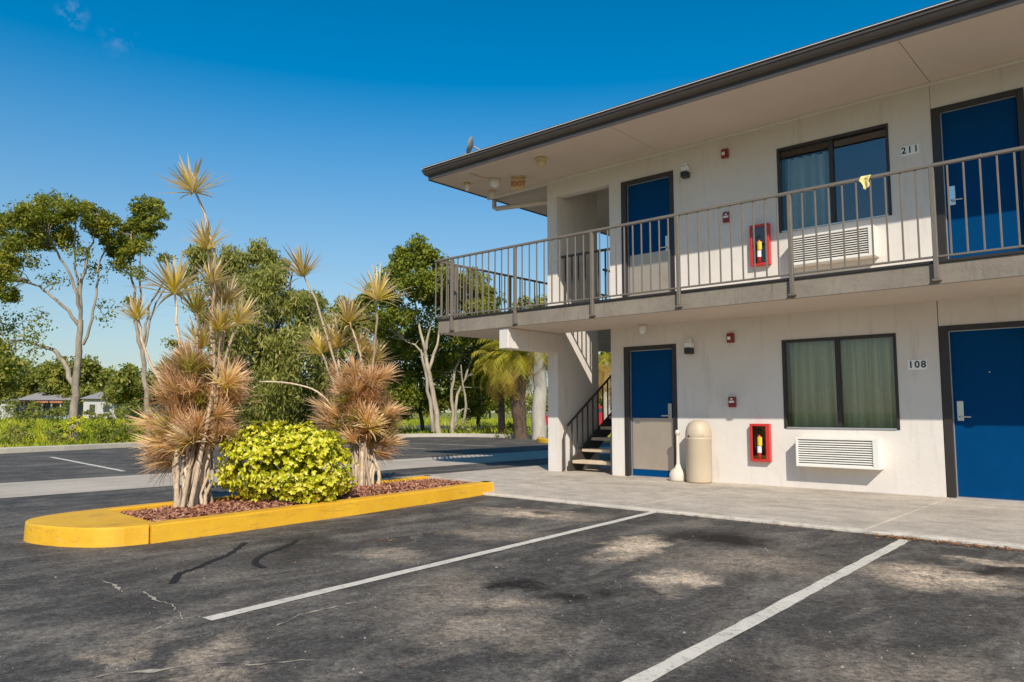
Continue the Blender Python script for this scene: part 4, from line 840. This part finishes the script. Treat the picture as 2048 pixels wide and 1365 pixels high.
mb = MB(); mb.tube([at(x, y, 9.7) for x, y in smooth([(519,764),(545,764),(575,766),(605,772),(630,780),(655,800),(690,850)], 1)], 0.012, 6); part('bare_cane', mb, M['cane'], R_[0])

# ------------------------------------------------------------------ golden bush
def bush():
    rng = np.random.default_rng(21); D = 8.12; c = onz(566, 1006, 0.10); root = empty('golden_bush', tuple(c), 'dense golden green leafy bush between the two dragon trees', 'bush')
    right = np.array(_r); fw = np.array([-math.sin(YAW), math.cos(YAW), 0]); up = np.array([0,0,1.0])
    A, B, H = .66, .46, .80
    # leaf shape: pointed oval, slightly folded, 14 triangles
    prof = [(0,.06),(.2,.34),(.45,.46),(.7,.34),(.9,.12),(1,0)]; lv = []; lf = []
    for t, w in prof: lv += [(-w*.62, t, .10*w-.10*t*t), (0, t, -.04-.12*t*t), (w*.62, t, .10*w-.10*t*t)]
    for i in range(5): lf += [(3*i,3*i+1,3*i+4,3*i+3), (3*i+1,3*i+2,3*i+5,3*i+4)]
    lv = np.array(lv); lf = np.array(lf)
    inst = []
    for k in range(3000):                                           # whorls of leaves on the shell and inside
        while True:
            u = rng.normal(0,1,3); u /= np.linalg.norm(u)
            if u[2] > -.97: break
        lump = 1+.06*math.sin(5*u[0]+2*u[1]+1)+.05*math.sin(7*u[2]-4*u[0])+.045*rng.normal()
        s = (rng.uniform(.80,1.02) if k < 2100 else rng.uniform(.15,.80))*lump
        sq = lambda v, p: math.copysign(abs(v)**p, v)
        p = right*sq(u[0],.70)*A*s*(.97-.10*u[2])+fw*sq(u[1],.8)*B*s+up*(.385+sq(u[2],.62)*.375*s-.05*u[0])
        p = p+fw*.16
        if p[2] < .05: continue
        nrm = right*u[0]/A+fw*u[1]/B+up*(u[2]/.40+.25); nrm /= np.linalg.norm(nrm)
        for j in range(rng.integers(5,8)):
            th = rng.uniform(.55,1.35); ph = rng.uniform(0,6.28); a = np.cross(nrm,[.3,.5,.8]); a /= np.linalg.norm(a); b2 = np.cross(nrm,a)
            d = nrm*math.cos(th)+(a*math.cos(ph)+b2*math.sin(ph))*math.sin(th); d[2] -= .12; d /= np.linalg.norm(d)
            x = np.cross(d,nrm); x /= (np.linalg.norm(x)+1e-9); z = np.cross(x,d); sz = rng.uniform(.032,.060)
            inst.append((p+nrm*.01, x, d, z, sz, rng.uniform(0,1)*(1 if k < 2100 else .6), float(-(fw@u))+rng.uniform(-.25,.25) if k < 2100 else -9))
    order = sorted(range(len(inst)), key=lambda i: -inst[i][6]-0.2*inst[i][4])
    top = set(order[:300]); lmes = []
    for q in range(6): lmes.append(fast_mesh('leaf', lv, lf, M['bush'], {'rnd': np.full(len(lv), .2+.15*q)}, True))
    V = []; F = []; RN = []; nb = 0
    for i, (p, x, d, z, sz, r, _) in enumerate(inst):
        m = np.stack([x, d, z], 1)*sz
        if i in top:
            o = link('leaf', lmes[min(5, int(r*6))], root); mm = Matrix.Identity(4)
            for a in range(3):
                for b3 in range(3): mm[a][b3] = float(m[a][b3])
                mm[a][3] = float(p[a])
            o.matrix_local = mm
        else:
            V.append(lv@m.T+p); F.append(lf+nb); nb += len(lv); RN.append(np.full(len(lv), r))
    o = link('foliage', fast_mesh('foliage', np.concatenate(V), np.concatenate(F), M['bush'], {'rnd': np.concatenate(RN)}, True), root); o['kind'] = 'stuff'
    for i in range(7):
        mb = MB(); e = np.array([rng.normal(0,.3), rng.normal(0,.25), .45]); mb.tube([(0,0,-.05), tuple(e*.5+rng.normal(0,.03,3)), tuple(e)], [.014,.01,.006], 6); link('stem', mb.mesh('stem', M['barkdark']), root)
bush()

# ------------------------------------------------------------------ trees
def leaves(centres, size, rng, aspect=.5, droop=0.0, upbias=.5):
    """centres: list of (pos, radius, count, shade) -> verts, quads, rnd"""
    P = []; RN = []; OU = []
    for c, r, n, s in centres:
        q = rng.normal(0,1,(n,3)); q /= (np.linalg.norm(q,axis=1,keepdims=True)+1e-9); q *= (rng.uniform(0,1,(n,1))**.45)*r; q[:,2] *= .75
        if droop: q[:,2] = q[:,2]*.8-np.abs(rng.exponential(droop,n))*r
        OU.append(q/(np.linalg.norm(q,axis=1,keepdims=True)+1e-9)); P.append(q+c); RN.append(np.clip(rng.normal(.5,.2,n)+s,0,1))
    P = np.concatenate(P); RN = np.concatenate(RN); n = len(P)
    d = rng.normal(0,1,(n,3)); d[:,2] -= droop*2.0; d /= np.linalg.norm(d,axis=1,keepdims=True)
    nr = rng.normal(0,.75,(n,3))+np.concatenate(OU)*.9; nr[:,2] += upbias; x = np.cross(d,nr); x /= (np.linalg.norm(x,axis=1,keepdims=True)+1e-9)
    l = (size*rng.uniform(.6,1.3,n))[:,None]; v = np.stack([P-d*l*.5, P+x*l*aspect*.5-d*l*.05, P+d*l*.5, P-x*l*aspect*.5-d*l*.05],1).reshape(-1,3)
    return v, np.arange(4*n).reshape(-1,4), np.repeat(RN,4)
def tree(name, label, D, limbs, clumps, leafm, barkm, size=.14, per=75, sub=16, aspect=.5, droop=0.0, seed=0, crown_back=0.0, group='trees at the far edge of the lot', cat='tree', depth=1.0, twigs=True):
    rng = np.random.default_rng(seed); bx_, by_ = limbs[0][0][0]; b = at(bx_, by_, D); b = np.array([b[0], b[1], -0.05]); root = empty(name, tuple(b), label, cat, group)
    k = D/FPX; mb = MB(); nodes = []
    for li, (pts, r0, r1) in enumerate(limbs):
        od = rng.uniform(-1,1)*depth*.8 if li else 0; P = []
        for i, (x, y) in enumerate(pts):
            q = at(x, y, D+od*i/max(1,len(pts)-1)); P.append(q)
        if li == 0: P[0] = b-np.array([0,0,.1])
        Q = []
        for a, c in zip(P[:-1], P[1:]): Q += wobble(a, c, 3, rng, .35*k*6)[:-1]
        Q.append(P[-1]); mb.tube([q-b for q in Q], np.linspace(r0*k*.62, r1*k*.66, len(Q)), 8); nodes += Q[len(Q)//3:]
    nodes = np.array(nodes); C = []
    fw = np.array([-math.sin(YAW), math.cos(YAW), 0])
    for (cx, cy, r, dens) in clumps:
        od = rng.uniform(-1,1)*depth+(crown_back if cy > 640 else crown_back*.3)
        for s in range(max(3, int(sub*dens))):
            u = rng.normal(0,1,3); u /= np.linalg.norm(u); u *= rng.uniform(.35,1.05)
            p = at(cx+u[0]*r, cy-u[1]*r*.85, D+od+u[2]*r*k); rad = r*k*rng.uniform(.30,.82); C.append((p, rad*(1 if dens > .5 else 1.5), int(per*rng.uniform(.6,1.3)*(1 if dens > .5 else .4)), rng.normal(0,.12)+.10*u[1]))
            if twigs and rng.uniform() < .5:
                nd = nodes[np.argmin(np.linalg.norm(nodes-p,axis=1)+rng.uniform(0,r*k*.5,len(nodes)))]
                
                if np.linalg.norm(nd-p) > 2.2*r*k: continue
                md = (nd+p)/2+rng.normal(0,.12*r*k,3); mb.tube([nd-b, md-b, p-b], [1.1*k,.7*k,.3*k], 4, False)
    link('trunk', mb.mesh('trunk', barkm), root)
    v, f, rn = leaves(C, size, rng, aspect, droop); link('crown', fast_mesh('crown', v-b, f, leafm, {'rnd': rn}), root)
    return root
tree('broadleaf_tree', 'tall forked tree with pale trunk standing alone at far left', 25.5,
     [([(150,888),(147,830),(150,770),(158,705),(161,640)],15,8), ([(148,770),(128,725),(108,700),(80,692),(48,680)],9,3), ([(160,655),(138,622),(112,600),(85,580),(58,562)],6,2.5), ([(161,640),(155,590),(138,545),(115,505),(95,470)],6,2),
      ([(161,640),(163,560),(175,510),(187,470),(195,430)],6,2), ([(166,690),(184,640),(193,590),(195,540),(215,480)],5,2), ([(155,590),(150,540),(150,470),(145,430)],4,1.5)],
     [(60,430,34,1.2),(100,420,36,1.2),(140,425,34,1.1),(45,475,36,1.1),(90,470,36,1.1),(18,520,30,1),(10,590,28,.9),(180,430,28,1),(205,450,30,1),(130,470,28,.8),(225,480,24,.8),(30,440,26,.8),(238,510,20,.6),(60,520,26,.5),(20,650,34,.45),(60,680,26,.35),(115,560,26,.2),(190,540,26,.25),(205,620,26,.2),(80,640,30,.2),(10,700,26,.5),(160,500,22,.4),(-30,480,50,1.2),(-40,580,55,1.2),(-30,670,45,.9),(5,450,30,.9),(5,545,30,.9)],
     M['leafA'], M['barkmid'], .115, 120, 16, seed=31, depth=1.4)
tree('broadleaf_tree', 'slender pale trunked tree just left of the taller dragon tree', 26.5,
     [([(297,885),(294,800),(288,740),(284,700),(272,650),(268,600),(262,540),(262,470)],10,2), ([(286,705),(290,650),(305,600),(330,555),(338,520)],5,1.5), ([(288,700),(300,640),(322,590),(345,560)],4,1.2), ([(272,650),(282,590),(280,520),(288,450)],4,1.3)],
     [(285,425,28,1.3),(262,460,26,1),(300,455,24,1),(275,500,26,.9),(250,490,22,.7),(305,410,18,.7),(240,530,18,.5),(320,430,14,.5),(280,545,20,.4),(330,520,16,.4),(345,690,16,.35),(262,600,14,.25)],
     M['leafA'], M['barkmid'], .115, 110, 16, seed=32, depth=1.0)
tree('weeping_tree', 'large olive weeping tree behind the two dragon trees', 24.5,
     [([(540,865),(535,790),(530,700),(520,620),(515,560)],14,4), ([(532,720),(560,640),(580,580),(585,540)],8,2), ([(530,740),(490,650),(465,570)],8,2), ([(560,860),(590,760),(615,660),(620,610)],8,2)],
     [(470,520,34,1.1),(525,508,32,1.1),(400,505,26,.8),(380,540,20,.5),(560,535,28,.9),(440,560,34,1),(500,570,40,1.1),(620,600,30,.8),(590,590,28,.8),(560,610,40,1.1),(480,640,46,1.1),(540,680,48,1.2),(600,670,44,1.1),(640,690,30,.8),(500,730,46,1.1),(560,750,50,1.2),(620,750,42,1),(520,810,40,1),(590,820,44,1),(650,640,20,.5),(470,700,36,.9),(640,790,30,.7),(480,800,34,1),(545,840,34,1),(620,835,32,1),(660,760,28,.9),(460,760,34,1),(420,620,36,.9),(530,560,36,1),(570,690,40,1),(440,660,30,.8),(620,640,30,.8)],
     M['leafB'], M['barkdark'], .17, 150, 16, aspect=.28, droop=.75, seed=33, depth=1.6)
tree('broadleaf_tree', 'dense dark tree with pale forked trunks left of the balcony', 33.0,
     [([(880,866),(868,800),(858,745),(850,700),(838,650),(825,580)],10,2), ([(858,740),(875,690),(880,640)],6,2), ([(855,720),(830,690),(808,680)],4,1.5), ([(866,862),(860,800),(850,740),(842,700)],7,3), ([(852,700),(862,650),(870,580)],5,1.5)],
     [(815,520,32,1.2),(850,515,30,1.2),(790,560,34,1.1),(835,570,42,1.2),(880,560,36,1.1),(760,590,30,.9),(730,600,18,.6),(800,620,42,1.1),(870,620,44,1.1),(915,600,34,1),(770,660,36,1),(830,680,40,.9),(900,680,36,.9),(950,620,32,.9),(780,720,40,1),(800,790,40,1),(770,780,30,.9),(985,640,24,.7),(830,490,16,.4),(930,560,26,.9),(890,540,26,.8),(960,580,28,.8),(900,580,34,1),(975,600,26,.8),(940,650,34,.9)],
     M['leafC'], M['barkpale'], .16, 140, 17, seed=34, depth=1.6, crown_back=2.4)
tree('broadleaf_tree', 'shaded multi-stemmed tree under the balcony corner', 35.5,
     [([(905,862),(903,800),(910,740),(925,690)],7,2), ([(912,858),(915,790),(935,740),(950,700)],6,2), ([(925,855),(930,790),(922,730)],5,2)],
     [(900,720,40,1.1),(950,710,40,1.1),(920,770,36,.9),(965,770,36,1),(985,720,30,.9),(870,740,30,.8),(1000,800,30,.8),(940,820,26,.6),(960,670,34,.9),(1010,660,30,.8)],
     M['leafC'], M['barkpale'], .16, 120, 16, seed=35, depth=1.2, crown_back=1.8)
tree('broadleaf_tree', 'yellow green tree seen through the side balcony railing', 44.0,
     [([(1075,860),(1070,760),(1065,680)],9,3), ([(1068,740),(1040,680),(1030,640)],5,2), ([(1068,740),(1100,680),(1110,640)],5,2)],
     [(1040,630,36,1),(1080,625,36,1),(1110,640,34,1),(1150,650,34,1),(1060,680,40,1),(1100,700,40,1),(1150,710,40,1),(1190,670,36,1),(1200,730,34,.9),(1010,690,34,.9),(1230,690,34,.8)],
     M['leafB'], M['barkdark'], .24, 80, 15, seed=36, depth=2)
tree('broadleaf_tree', 'broad tree behind the staircase opening', 47.0, [([(1240,855),(1240,770),(1235,700)],10,4)],
     [(1210,720,34,1),(1250,700,40,1),(1290,720,40,1),(1220,770,30,.9),(1265,760,36,.9),(1310,770,36,.9)], M['leafC'], M['barkdark'], .24, 80, 15, seed=37, depth=2)
tree('broadleaf_tree', 'leafy tree filling the gap between the dragon trees and dark tree', 38.0, [([(690,858),(688,780),(680,700)],9,3), ([(688,760),(720,700),(735,660)],5,2)],
     [(690,620,30,1),(730,630,30,1),(660,650,30,1),(705,650,32,1),(680,690,34,1),(720,680,32,1),(660,740,36,1),(710,750,38,1),(740,730,30,1),(690,800,36,1),(740,800,34,1),(650,800,30,.9)], M['leafC'], M['barkdark'], .2, 85, 15, seed=38, depth=1.6)
tree('broadleaf_tree', 'dark understorey tree low behind the pale forked trunks', 40.0, [([(845,856),(842,800),(835,740)],7,3), ([(842,790),(870,740)],4,2)],
     [(800,700,40,1.1),(850,690,40,1.1),(830,750,40,1.1),(780,760,36,1.1),(880,740,38,1.1),(860,800,34,1),(800,815,34,1),(760,700,34,1),(745,760,30,1),(760,815,30,.9)], M['leafC'], M['barkdark'], .2, 110, 16, seed=39, depth=1.8)
tree('broadleaf_tree', 'dark spreading tree low behind the shaded multi-stemmed tree', 41.0, [([(960,856),(958,800),(955,740)],7,3), ([(958,780),(990,730)],4,2)],
     [(920,690,38,1.1),(960,680,38,1.1),(1000,690,36,1.1),(940,740,38,1.1),(985,750,36,1.1),(1030,720,34,1),(910,790,32,1),(960,800,32,1),(1010,800,30,1)], M['leafC'], M['barkdark'], .2, 110, 16, seed=40, depth=1.8)
# palms
def palm(label, base, crown, D, trunk_r, barkm, nf, flen, seed, colour=0.0, booted=False):
    rng = np.random.default_rng(seed); b = at(*base, D); b[2] = -0.05; c = at(*crown, D); root = empty('palm_tree', tuple(b), label, 'palm tree', 'palms behind the building')
    mb = MB(); P = wobble(b-np.array([0,0,.1]), c, 8, rng, .02); rr = np.linspace(trunk_r*1.15, trunk_r*.85, 9)
    if booted: rr = rr*np.array([1.15,1,1.05,1.2,1.3,1.4,1.5,1.5,1.2])
    mb.tube([p-b for p in P], rr, 12); link('trunk', mb.mesh('trunk', barkm), root); V = []; F = []; RN = []
    for k in range(nf):
        el = rng.uniform(-.9,1.25); az = k*2.4+rng.normal(0,.2); l = flen*rng.uniform(.8,1.1); p = c.copy(); a = el; old = 1 if el < -.1 else 0; h = np.array([math.cos(az), math.sin(az), 0]); sdv = np.array([-h[1], h[0], 0]); sp = []
        for s in range(10):
            sp.append((p.copy(), h*math.cos(a)+np.array([0,0,1])*math.sin(a))); p = p+sp[-1][1]*l/9; a -= (.16+.10*(s/9))
        for s in range(1,10):
            q, t = sp[s]; nrm = np.cross(sdv, t)
            for sg in (-1,1):
                for j in range(3):
                    o_ = q+t*l/9*j/3; ll = l*.34*(1-.55*abs(s/9-.45))*rng.uniform(.8,1.15); d = sdv*sg*.8+t*.55-np.array([0,0,.35+.3*rng.uniform()])+nrm*.1; d /= np.linalg.norm(d); w = t*.035
                    bi = len(V); V += [o_-w*.5, o_+w*.5, o_+d*ll*.6+w*.5, o_+d*ll]; F.append((bi,bi+1,bi+2,bi+3)); RN += [float(np.clip(rng.normal(.5+.4*old+colour,.16),0,1))]*4
    link('fronds', fast_mesh('fronds', np.array(V)-b, np.array(F), M['palm'], {'rnd': RN}), root)
palm('short palm with drooping yellow fronds and brown trunk', (1043,868), (1030,715), 30.0, .24, M['barkpalm'], 44, 1.7, 41, .02, True)
palm('yellowing young palm left of the brown palm trunk', (1005,862), (1000,735), 31.5, .14, M['barkpalm'], 34, 1.5, 42, .15)
palm('smooth pale grey palm trunk beside the stair wall', (1078,872), (1080,665), 29.0, .26, M['barkroyal'], 22, 1.8, 43, 0)
palm('palm seen through the stair opening', (1212,866), (1214,725), 36.0, .2, M['barkroyal'], 30, 1.9, 44, .15)

# weeds and far shrubs
def shrub(px, py, D, w, h, label, mat, seed, size=.11, n=520):
    rng = np.random.default_rng(seed); b = at(px, py, D); b[2] = -0.05; root = empty('wild_shrub', tuple(b), label, 'shrub', 'wild shrubs in the grass'); C = []
    for k in range(16):
        u = rng.normal(0,.45,2); C.append((np.array([u[0]*w, u[1]*w, abs(rng.normal(.5,.3))*h*(1-.35*np.hypot(*u))+.05]), .28*w*rng.uniform(.6,1.2), n//16, rng.normal(0,.1)))
    v, f, rn = leaves(C, size, rng, .45); v[:,2] = np.maximum(v[:,2], .0); link('foliage', fast_mesh('foliage', v, f, mat, {'rnd': rn}), root); mb = MB()
    for c, *_ in C[:7]: mb.tube([(0,0,0), tuple(c*.5+rng.normal(0,.03,3)), tuple(c)], [.015,.01,.005], 5)
    link('stem', mb.mesh('stem', M['barkdark']), root)
for i, a in enumerate([(205,893,24.5,.8,.75,'dark wild shrub left of the lone forked tree in the grass',M['leafC']),(120,896,24,.6,.5,'low olive shrub near the far kerb at far left',M['leafB']),(150,893,24.2,.35,1.1,'yellowing vine shrub around the lone forked trunk',M['bush']),(335,887,25,.9,.8,'dark wild shrub behind the taller dragon tree',M['leafC']),
        (250,890,25,.8,.9,'rounded dark shrub between the two pale trunks',M['leafC']),(60,880,30,1.2,.9,'broad dark shrub at far left in the grass',M['leafC']),(520,880,26,1.0,1.0,'dark shrub under the weeping tree',M['leafB']),(30,890,25,.7,.6,'pale green shrub at the left picture edge',M['leafB']),
        (720,868,30,.9,.8,'shrub right of the shorter dragon tree',M['leafB']),(1020,866,31,.7,.7,'shrub at the foot of the yellow palm',M['leafC']),(945,862,33,1.2,.8,'spreading shrub under the shaded tree',M['leafB']),(430,882,26,.8,.9,'shrub just behind the taller dragon tree canes',M['leafC'])]): shrub(*a, seed=60+i)
# tall grass: countless blades
def inside(x, y, poly):
    r = np.zeros(len(x), bool); j = len(poly)-1
    for i in range(len(poly)):
        xi, yi = poly[i]; xj, yj = poly[j]; c = ((yi > y) != (yj > y)) & (x < (xj-xi)*(y-yi)/(yj-yi+1e-12)+xi); r ^= c; j = i
    return r
def grass():
    rng = np.random.default_rng(77); n = 95000; D = 19+75*rng.uniform(0,1,n)**2.0; px = rng.uniform(-260,1330,n)
    d = _f[None,:2]+_r[None,:2]*((px-1024)/FPX)[:,None]; x = d[:,0]*D; y = d[:,1]*D
    ok = ~inside(x, y, lot) & ~((y > 30.9) & (y < 40.2) & (x > -45)); kb = np.array(subdiv(KERB, .4)); 
    x, y, D = x[ok], y[ok], D[ok]; dk = np.full(len(x), 9.0)
    for i in range(0, len(x), 4000): dk[i:i+4000] = np.min(np.hypot(x[i:i+4000,None]-kb[None,:,0], y[i:i+4000,None]-kb[None,:,1]), 1)
    m = dk > .26; x, y, D, dk = x[m], y[m], D[m], dk[m]; n = len(x)
    f1 = np.sin(x*.55+1.3*np.sin(y*.31))*np.cos(y*.43+x*.12); f2 = np.sin(x*1.7+y*.9)*np.sin(y*1.3-x*.6)
    h = np.clip(.13+.11*f1+.08*f2+rng.normal(0,.04,n), .04, .5)*(1+.006*D)*np.clip(.35+dk*.5,0.35,1.3); w = .012+.0009*D
    az = rng.uniform(0,6.28,n); ln = rng.uniform(.1,.6,n)*h; ax = rng.uniform(0,3.14,n); z0 = np.full(n,-.065)
    p = np.stack([x,y,z0],1); s = np.stack([np.cos(ax),np.sin(ax),0*ax],1)*(w*.5)[:,None]; l = np.stack([np.cos(az)*ln,np.sin(az)*ln,h],1); lm = np.stack([np.cos(az)*ln*.3,np.sin(az)*ln*.3,h*.55],1)
    V = np.stack([p-s,p+s,p+lm+s*.75,p+l],1).reshape(-1,3); rn = np.clip(.48+.22*f1-.14*f2+rng.normal(0,.16,n)+.25*np.exp(-dk),0,1)
    o = link('field_grass', fast_mesh('field_grass', V, np.arange(4*n).reshape(-1,4), M['grass'], {'rnd': np.repeat(rn,4)})); tag(o, 'tall bright green and straw grass beyond the far kerb', 'grass', kind='stuff')
grass()

# ------------------------------------------------------------------ far tree line and houses
far = [(-70,690,150,116),(-15,705,60,90),(45,722,56,106),(85,728,50,112),(125,722,50,104),(170,718,52,108),(215,738,44,112),(262,735,40,92),(300,745,40,100),(350,752,40,126),(420,750,50,120),(500,760,50,124),(600,765,50,122),(690,770,46,126),(790,775,46,122),(880,775,46,126),(980,775,46,120),(1110,770,50,126),(1230,765,50,122)]
words = ['leftmost','second','third','fourth','fifth','sixth','seventh','eighth','ninth','tenth','eleventh','twelfth','thirteenth','fourteenth','fifteenth','sixteenth','seventeenth','eighteenth','rightmost']
for i, (px, ty, r, D) in enumerate(far):
    b = 826; rng = random.Random(i); cl = []
    for j in range(10): cl.append((px+rng.uniform(-.85,.85)*r, ty+rng.uniform(.25,1.0)*(b-ty)*.66+6, r*rng.uniform(.4,.62), 1))
    cl.append((px, ty+r*.35, r*.5, 1.1))
    tree('distant_tree', words[i]+' tree of the distant tree line, counted from the left', D, [([(px,b),(px+3,(b+ty)/2),(px,ty+r*.4)],3.2,1.2)], cl, M['leafD'], M['barkdark'], .55, 46, 15, seed=100+i, group='distant tree line', depth=3.0, twigs=False)
def house(px, D, w, h, rh, wallm, label, wins, porch=False, rust=False):
    b = at(px, 826, D); b[2] = -0.05; root = empty('house', tuple(b), label, 'house'); q = Matrix.Rotation(YAW+R(8), 4, 'Z')
    def P(name, mb, mat, parent=root):
        mb.v = [tuple(q @ Vector(p)) for p in mb.v]; return link(name, mb.mesh(name, mat), parent)
    mb = MB(); mb.box(-w/2, w/2, 0, 7, 0, h); P('wall', mb, wallm)
    mb = MB(); mb.add([(-w/2-.4,-.5,h+.01),(w/2+.4,-.5,h+.01),(w/2+.4,7.5,h+.01),(-w/2-.4,7.5,h+.01),(-w/2+.6,3.5,h+rh),(w/2-.6,3.5,h+rh)], [(0,1,5,4),(1,2,5),(2,3,4,5),(3,0,4),(0,3,2,1)]); P('roof', mb, M['houseroof'])
    for x, ww in wins:
        mb = MB(); mb.box(x-ww/2, x+ww/2, -.06, -.01, h*.34, h*.78); f = P('window', mb, M['housew']); mb = MB(); mb.box(x-ww/2+.12, x+ww/2-.12, -.09, -.061, h*.34+.12, h*.78-.12); P('pane', mb, M['houseglass'], f)
    if porch:
        for k in range(6):
            mb = MB(); mb.box(-w/2+.3+k*(w-.6)/5-.09, -w/2+.3+k*(w-.6)/5+.09, -1.9, -1.72, 0, h*.85); P('porch_post', mb, M['housew'])
        mb = MB(); mb.box(-w/2, w/2, -2.1, -.02, h*.85+.001, h*.95); P('porch_roof', mb, M['houserust'] if rust else M['houseroof'])
for i, (px, py, D, w, h) in enumerate([(20,838,70,2.2,2.6),(62,838,74,1.8,1.9),(118,838,72,1.6,2.2),(262,838,70,2.4,2.6),(232,838,76,1.5,1.6),(178,838,78,1.3,1.5)]):
    shrub(px, py, D, w, h, ['big round shrub before the pale house at the left edge','shrub before the blue grey house porch','shrub just left of the lone trunk before the houses','big round shrub right of the small white house','small shrub at the right end of the small white house','small shrub at the left end of the small white house'][i], M['leafD'], 160+i, .28, 620)
house(208, 96, 5.0, 2.7, 1.0, M['housew'], 'small white house with hipped grey roof right of the lone trunk', [(-1.4,.9),(.3,1.0),(1.7,.7)])
house(88, 100, 6.2, 2.6, 1.1, M['houseblue'], 'blue grey house with white porch posts and rusty porch edge', [(-2.0,1.0),(-.4,1.2),(1.6,1.2)], True, True)
house(2, 102, 3.6, 2.5, .9, M['housew'], 'pale house cut by the left picture edge', [(-.6,.9),(.9,.8)])
house(345, 100, 5.5, 2.6, 1.0, M['housew'], 'white house half hidden behind the taller dragon tree', [(-1.3,.9),(1.0,1.1)])

# ------------------------------------------------------------------ red car behind the building
def car():
    b = onz(1166, 862, ZA); root = empty('parked_car', (b[0], b[1], ZA), 'red car parked behind the building, glimpsed beside the stair', 'car'); an = YAW+R(6); q = Matrix.Rotation(an, 4, 'Z')
    def P(name, mb, mat, parent=root):
        mb.v = [tuple(q @ Vector(p)) for p in mb.v]; return link(name, mb.mesh(name, mat), parent)
    Lh = 2.2; side = [(-Lh,.32),(-Lh-.03,.62),(-Lh+.1,.86),(-1.25,.96),(-.65,1.0),(1.35,1.02),(Lh-.1,.94),(Lh+.02,.60),(Lh-.04,.32)]
    def loft(profile, y0, y1, inset):
        n = len(profile); ys = [(y0,inset),(y0+.12,0),(y1-.12,0),(y1,inset)]; vs = []
        for y, ins in ys:
            for x, z in profile: vs.append((x*(1-ins*.03), y, z-ins*.04*(z > .6)))
        m = MB(); m.add(vs, [(l*n+i, l*n+(i+1)%n, (l+1)*n+(i+1)%n, (l+1)*n+i) for l in range(3) for i in range(n)]+[tuple(range(n)), tuple(3*n+i for i in range(n))[::-1]]); return m
    P('body', loft(side, 0, 1.75, 1), M['redcar'])
    P('cabin', loft([(-1.2,.965),(-.45,1.38),(.2,1.46),(1.0,1.43),(1.7,1.03)], .12, 1.63, 1.5), M['redcar'])
    for x0, x1, x2, x3 in ((-.95,-.42,.15,.15),(.22,.22,.95,1.4)):
        mb = MB(); mb.add([(x0,.11,1.02),(x3,.11,1.02),(x2,.125,1.36),(x1,.125,1.36)], [(0,1,2,3)]); P('side_window', mb, M['houseglass'])
    for x in (-1.38,1.38):
        for y in (.0,1.55):
            mb = MB(); mb.lathe(x, y, [(0,.0),(.2,.0),(.31,0.0),(.325,.03),(.325,.17),(.31,.2),(0,.2)], 20, axis='y', cz=.325); w = P('wheel', mb, M['rubber']); mb = MB(); mb.lathe(x, y-.012, [(0,0),(.19,.0),(.2,.011)], 16, axis='y', cz=.325); P('rim', mb, M['alu'], w)
    mb = MB(); mb.box(-Lh-.035, -Lh+.06, .1, .45, .62, .76); P('headlight', mb, M['white']); mb = MB(); mb.box(Lh-.06, Lh+.025, .1, .4, .66, .82); P('tail_light', mb, M['darkred'])
car()

# ------------------------------------------------------------------ leaf litter and grit on the asphalt
def litter():
    rng = np.random.default_rng(9); C = []
    for cx, cy, sx_, sy_, n in [(-1.85,7.0,.12,.05,150),(-1.55,6.98,.22,.05,150),(-1.05,6.98,.2,.04,90),(-3.0,7.02,.6,.03,50),(-5.0,5.2,1.2,1.0,18),(-3.4,2.0,1.5,.6,10),(-4.6,2.5,.8,.8,10),(-2.5,5.5,1,1,12),(-5.0,4.0,.15,.05,25),(-4.9,7.03,1.2,.03,40)]:
        C.append(np.stack([rng.normal(cx,sx_,n), np.minimum(rng.normal(cy,sy_,n),7.06), np.full(n,ZA+.009)],1))
    P = np.concatenate(C); n = len(P); a = rng.uniform(0,6.28,n); l = rng.uniform(.008,.030,n)[:,None]; w = l*rng.uniform(.12,.4,(n,1)); d = np.stack([np.cos(a),np.sin(a),rng.normal(0,.2,n)],1)*l; s = np.stack([-np.sin(a),np.cos(a),rng.normal(0,.3,n)],1)*w
    V = np.stack([P-d,P+s,P+d,P-s],1).reshape(-1,3); V[:,2] = np.maximum(V[:,2], ZA+.005)
    tag(link('leaf_litter', fast_mesh('leaf_litter', V, np.arange(4*n).reshape(-1,4), M['litter'], {'rnd': np.repeat(rng.uniform(0,1,n),4)})), 'dry orange leaves and twigs gathered along the walkway edge', 'leaf litter', kind='stuff')
    n = 900; D = 3.2+7*rng.uniform(0,1,n)**1.5; px = rng.uniform(-60,2150,n); dd = _f[None,:2]+_r[None,:2]*((px-1024)/FPX)[:,None]; x = dd[:,0]*D; y = dd[:,1]*D; ok = (y < 7.05) & ~((x < -6.1) & (y > 1.9)); x, y = x[ok], y[ok]; n = len(x); r = rng.gamma(1.6,.0013,n)+.0012
    base = np.array([(1,0,0),(0,1,0),(-1,0,0),(0,-1,0),(0,0,.8)]); V = np.stack([x,y,np.full(n,ZA)],1)[:,None,:]+base[None]*r[:,None,None]*rng.uniform(.6,1.3,(n,5,1)); F = np.array([(0,1,4),(1,2,4),(2,3,4),(3,0,4)])
    F = (F[None]+5*np.arange(n)[:,None,None]).reshape(-1,3)
    tag(link('grit', fast_mesh('grit', V.reshape(-1,3), F, M['grit'])), 'pale grit and small stones scattered over the asphalt', 'grit', kind='stuff')
litter()
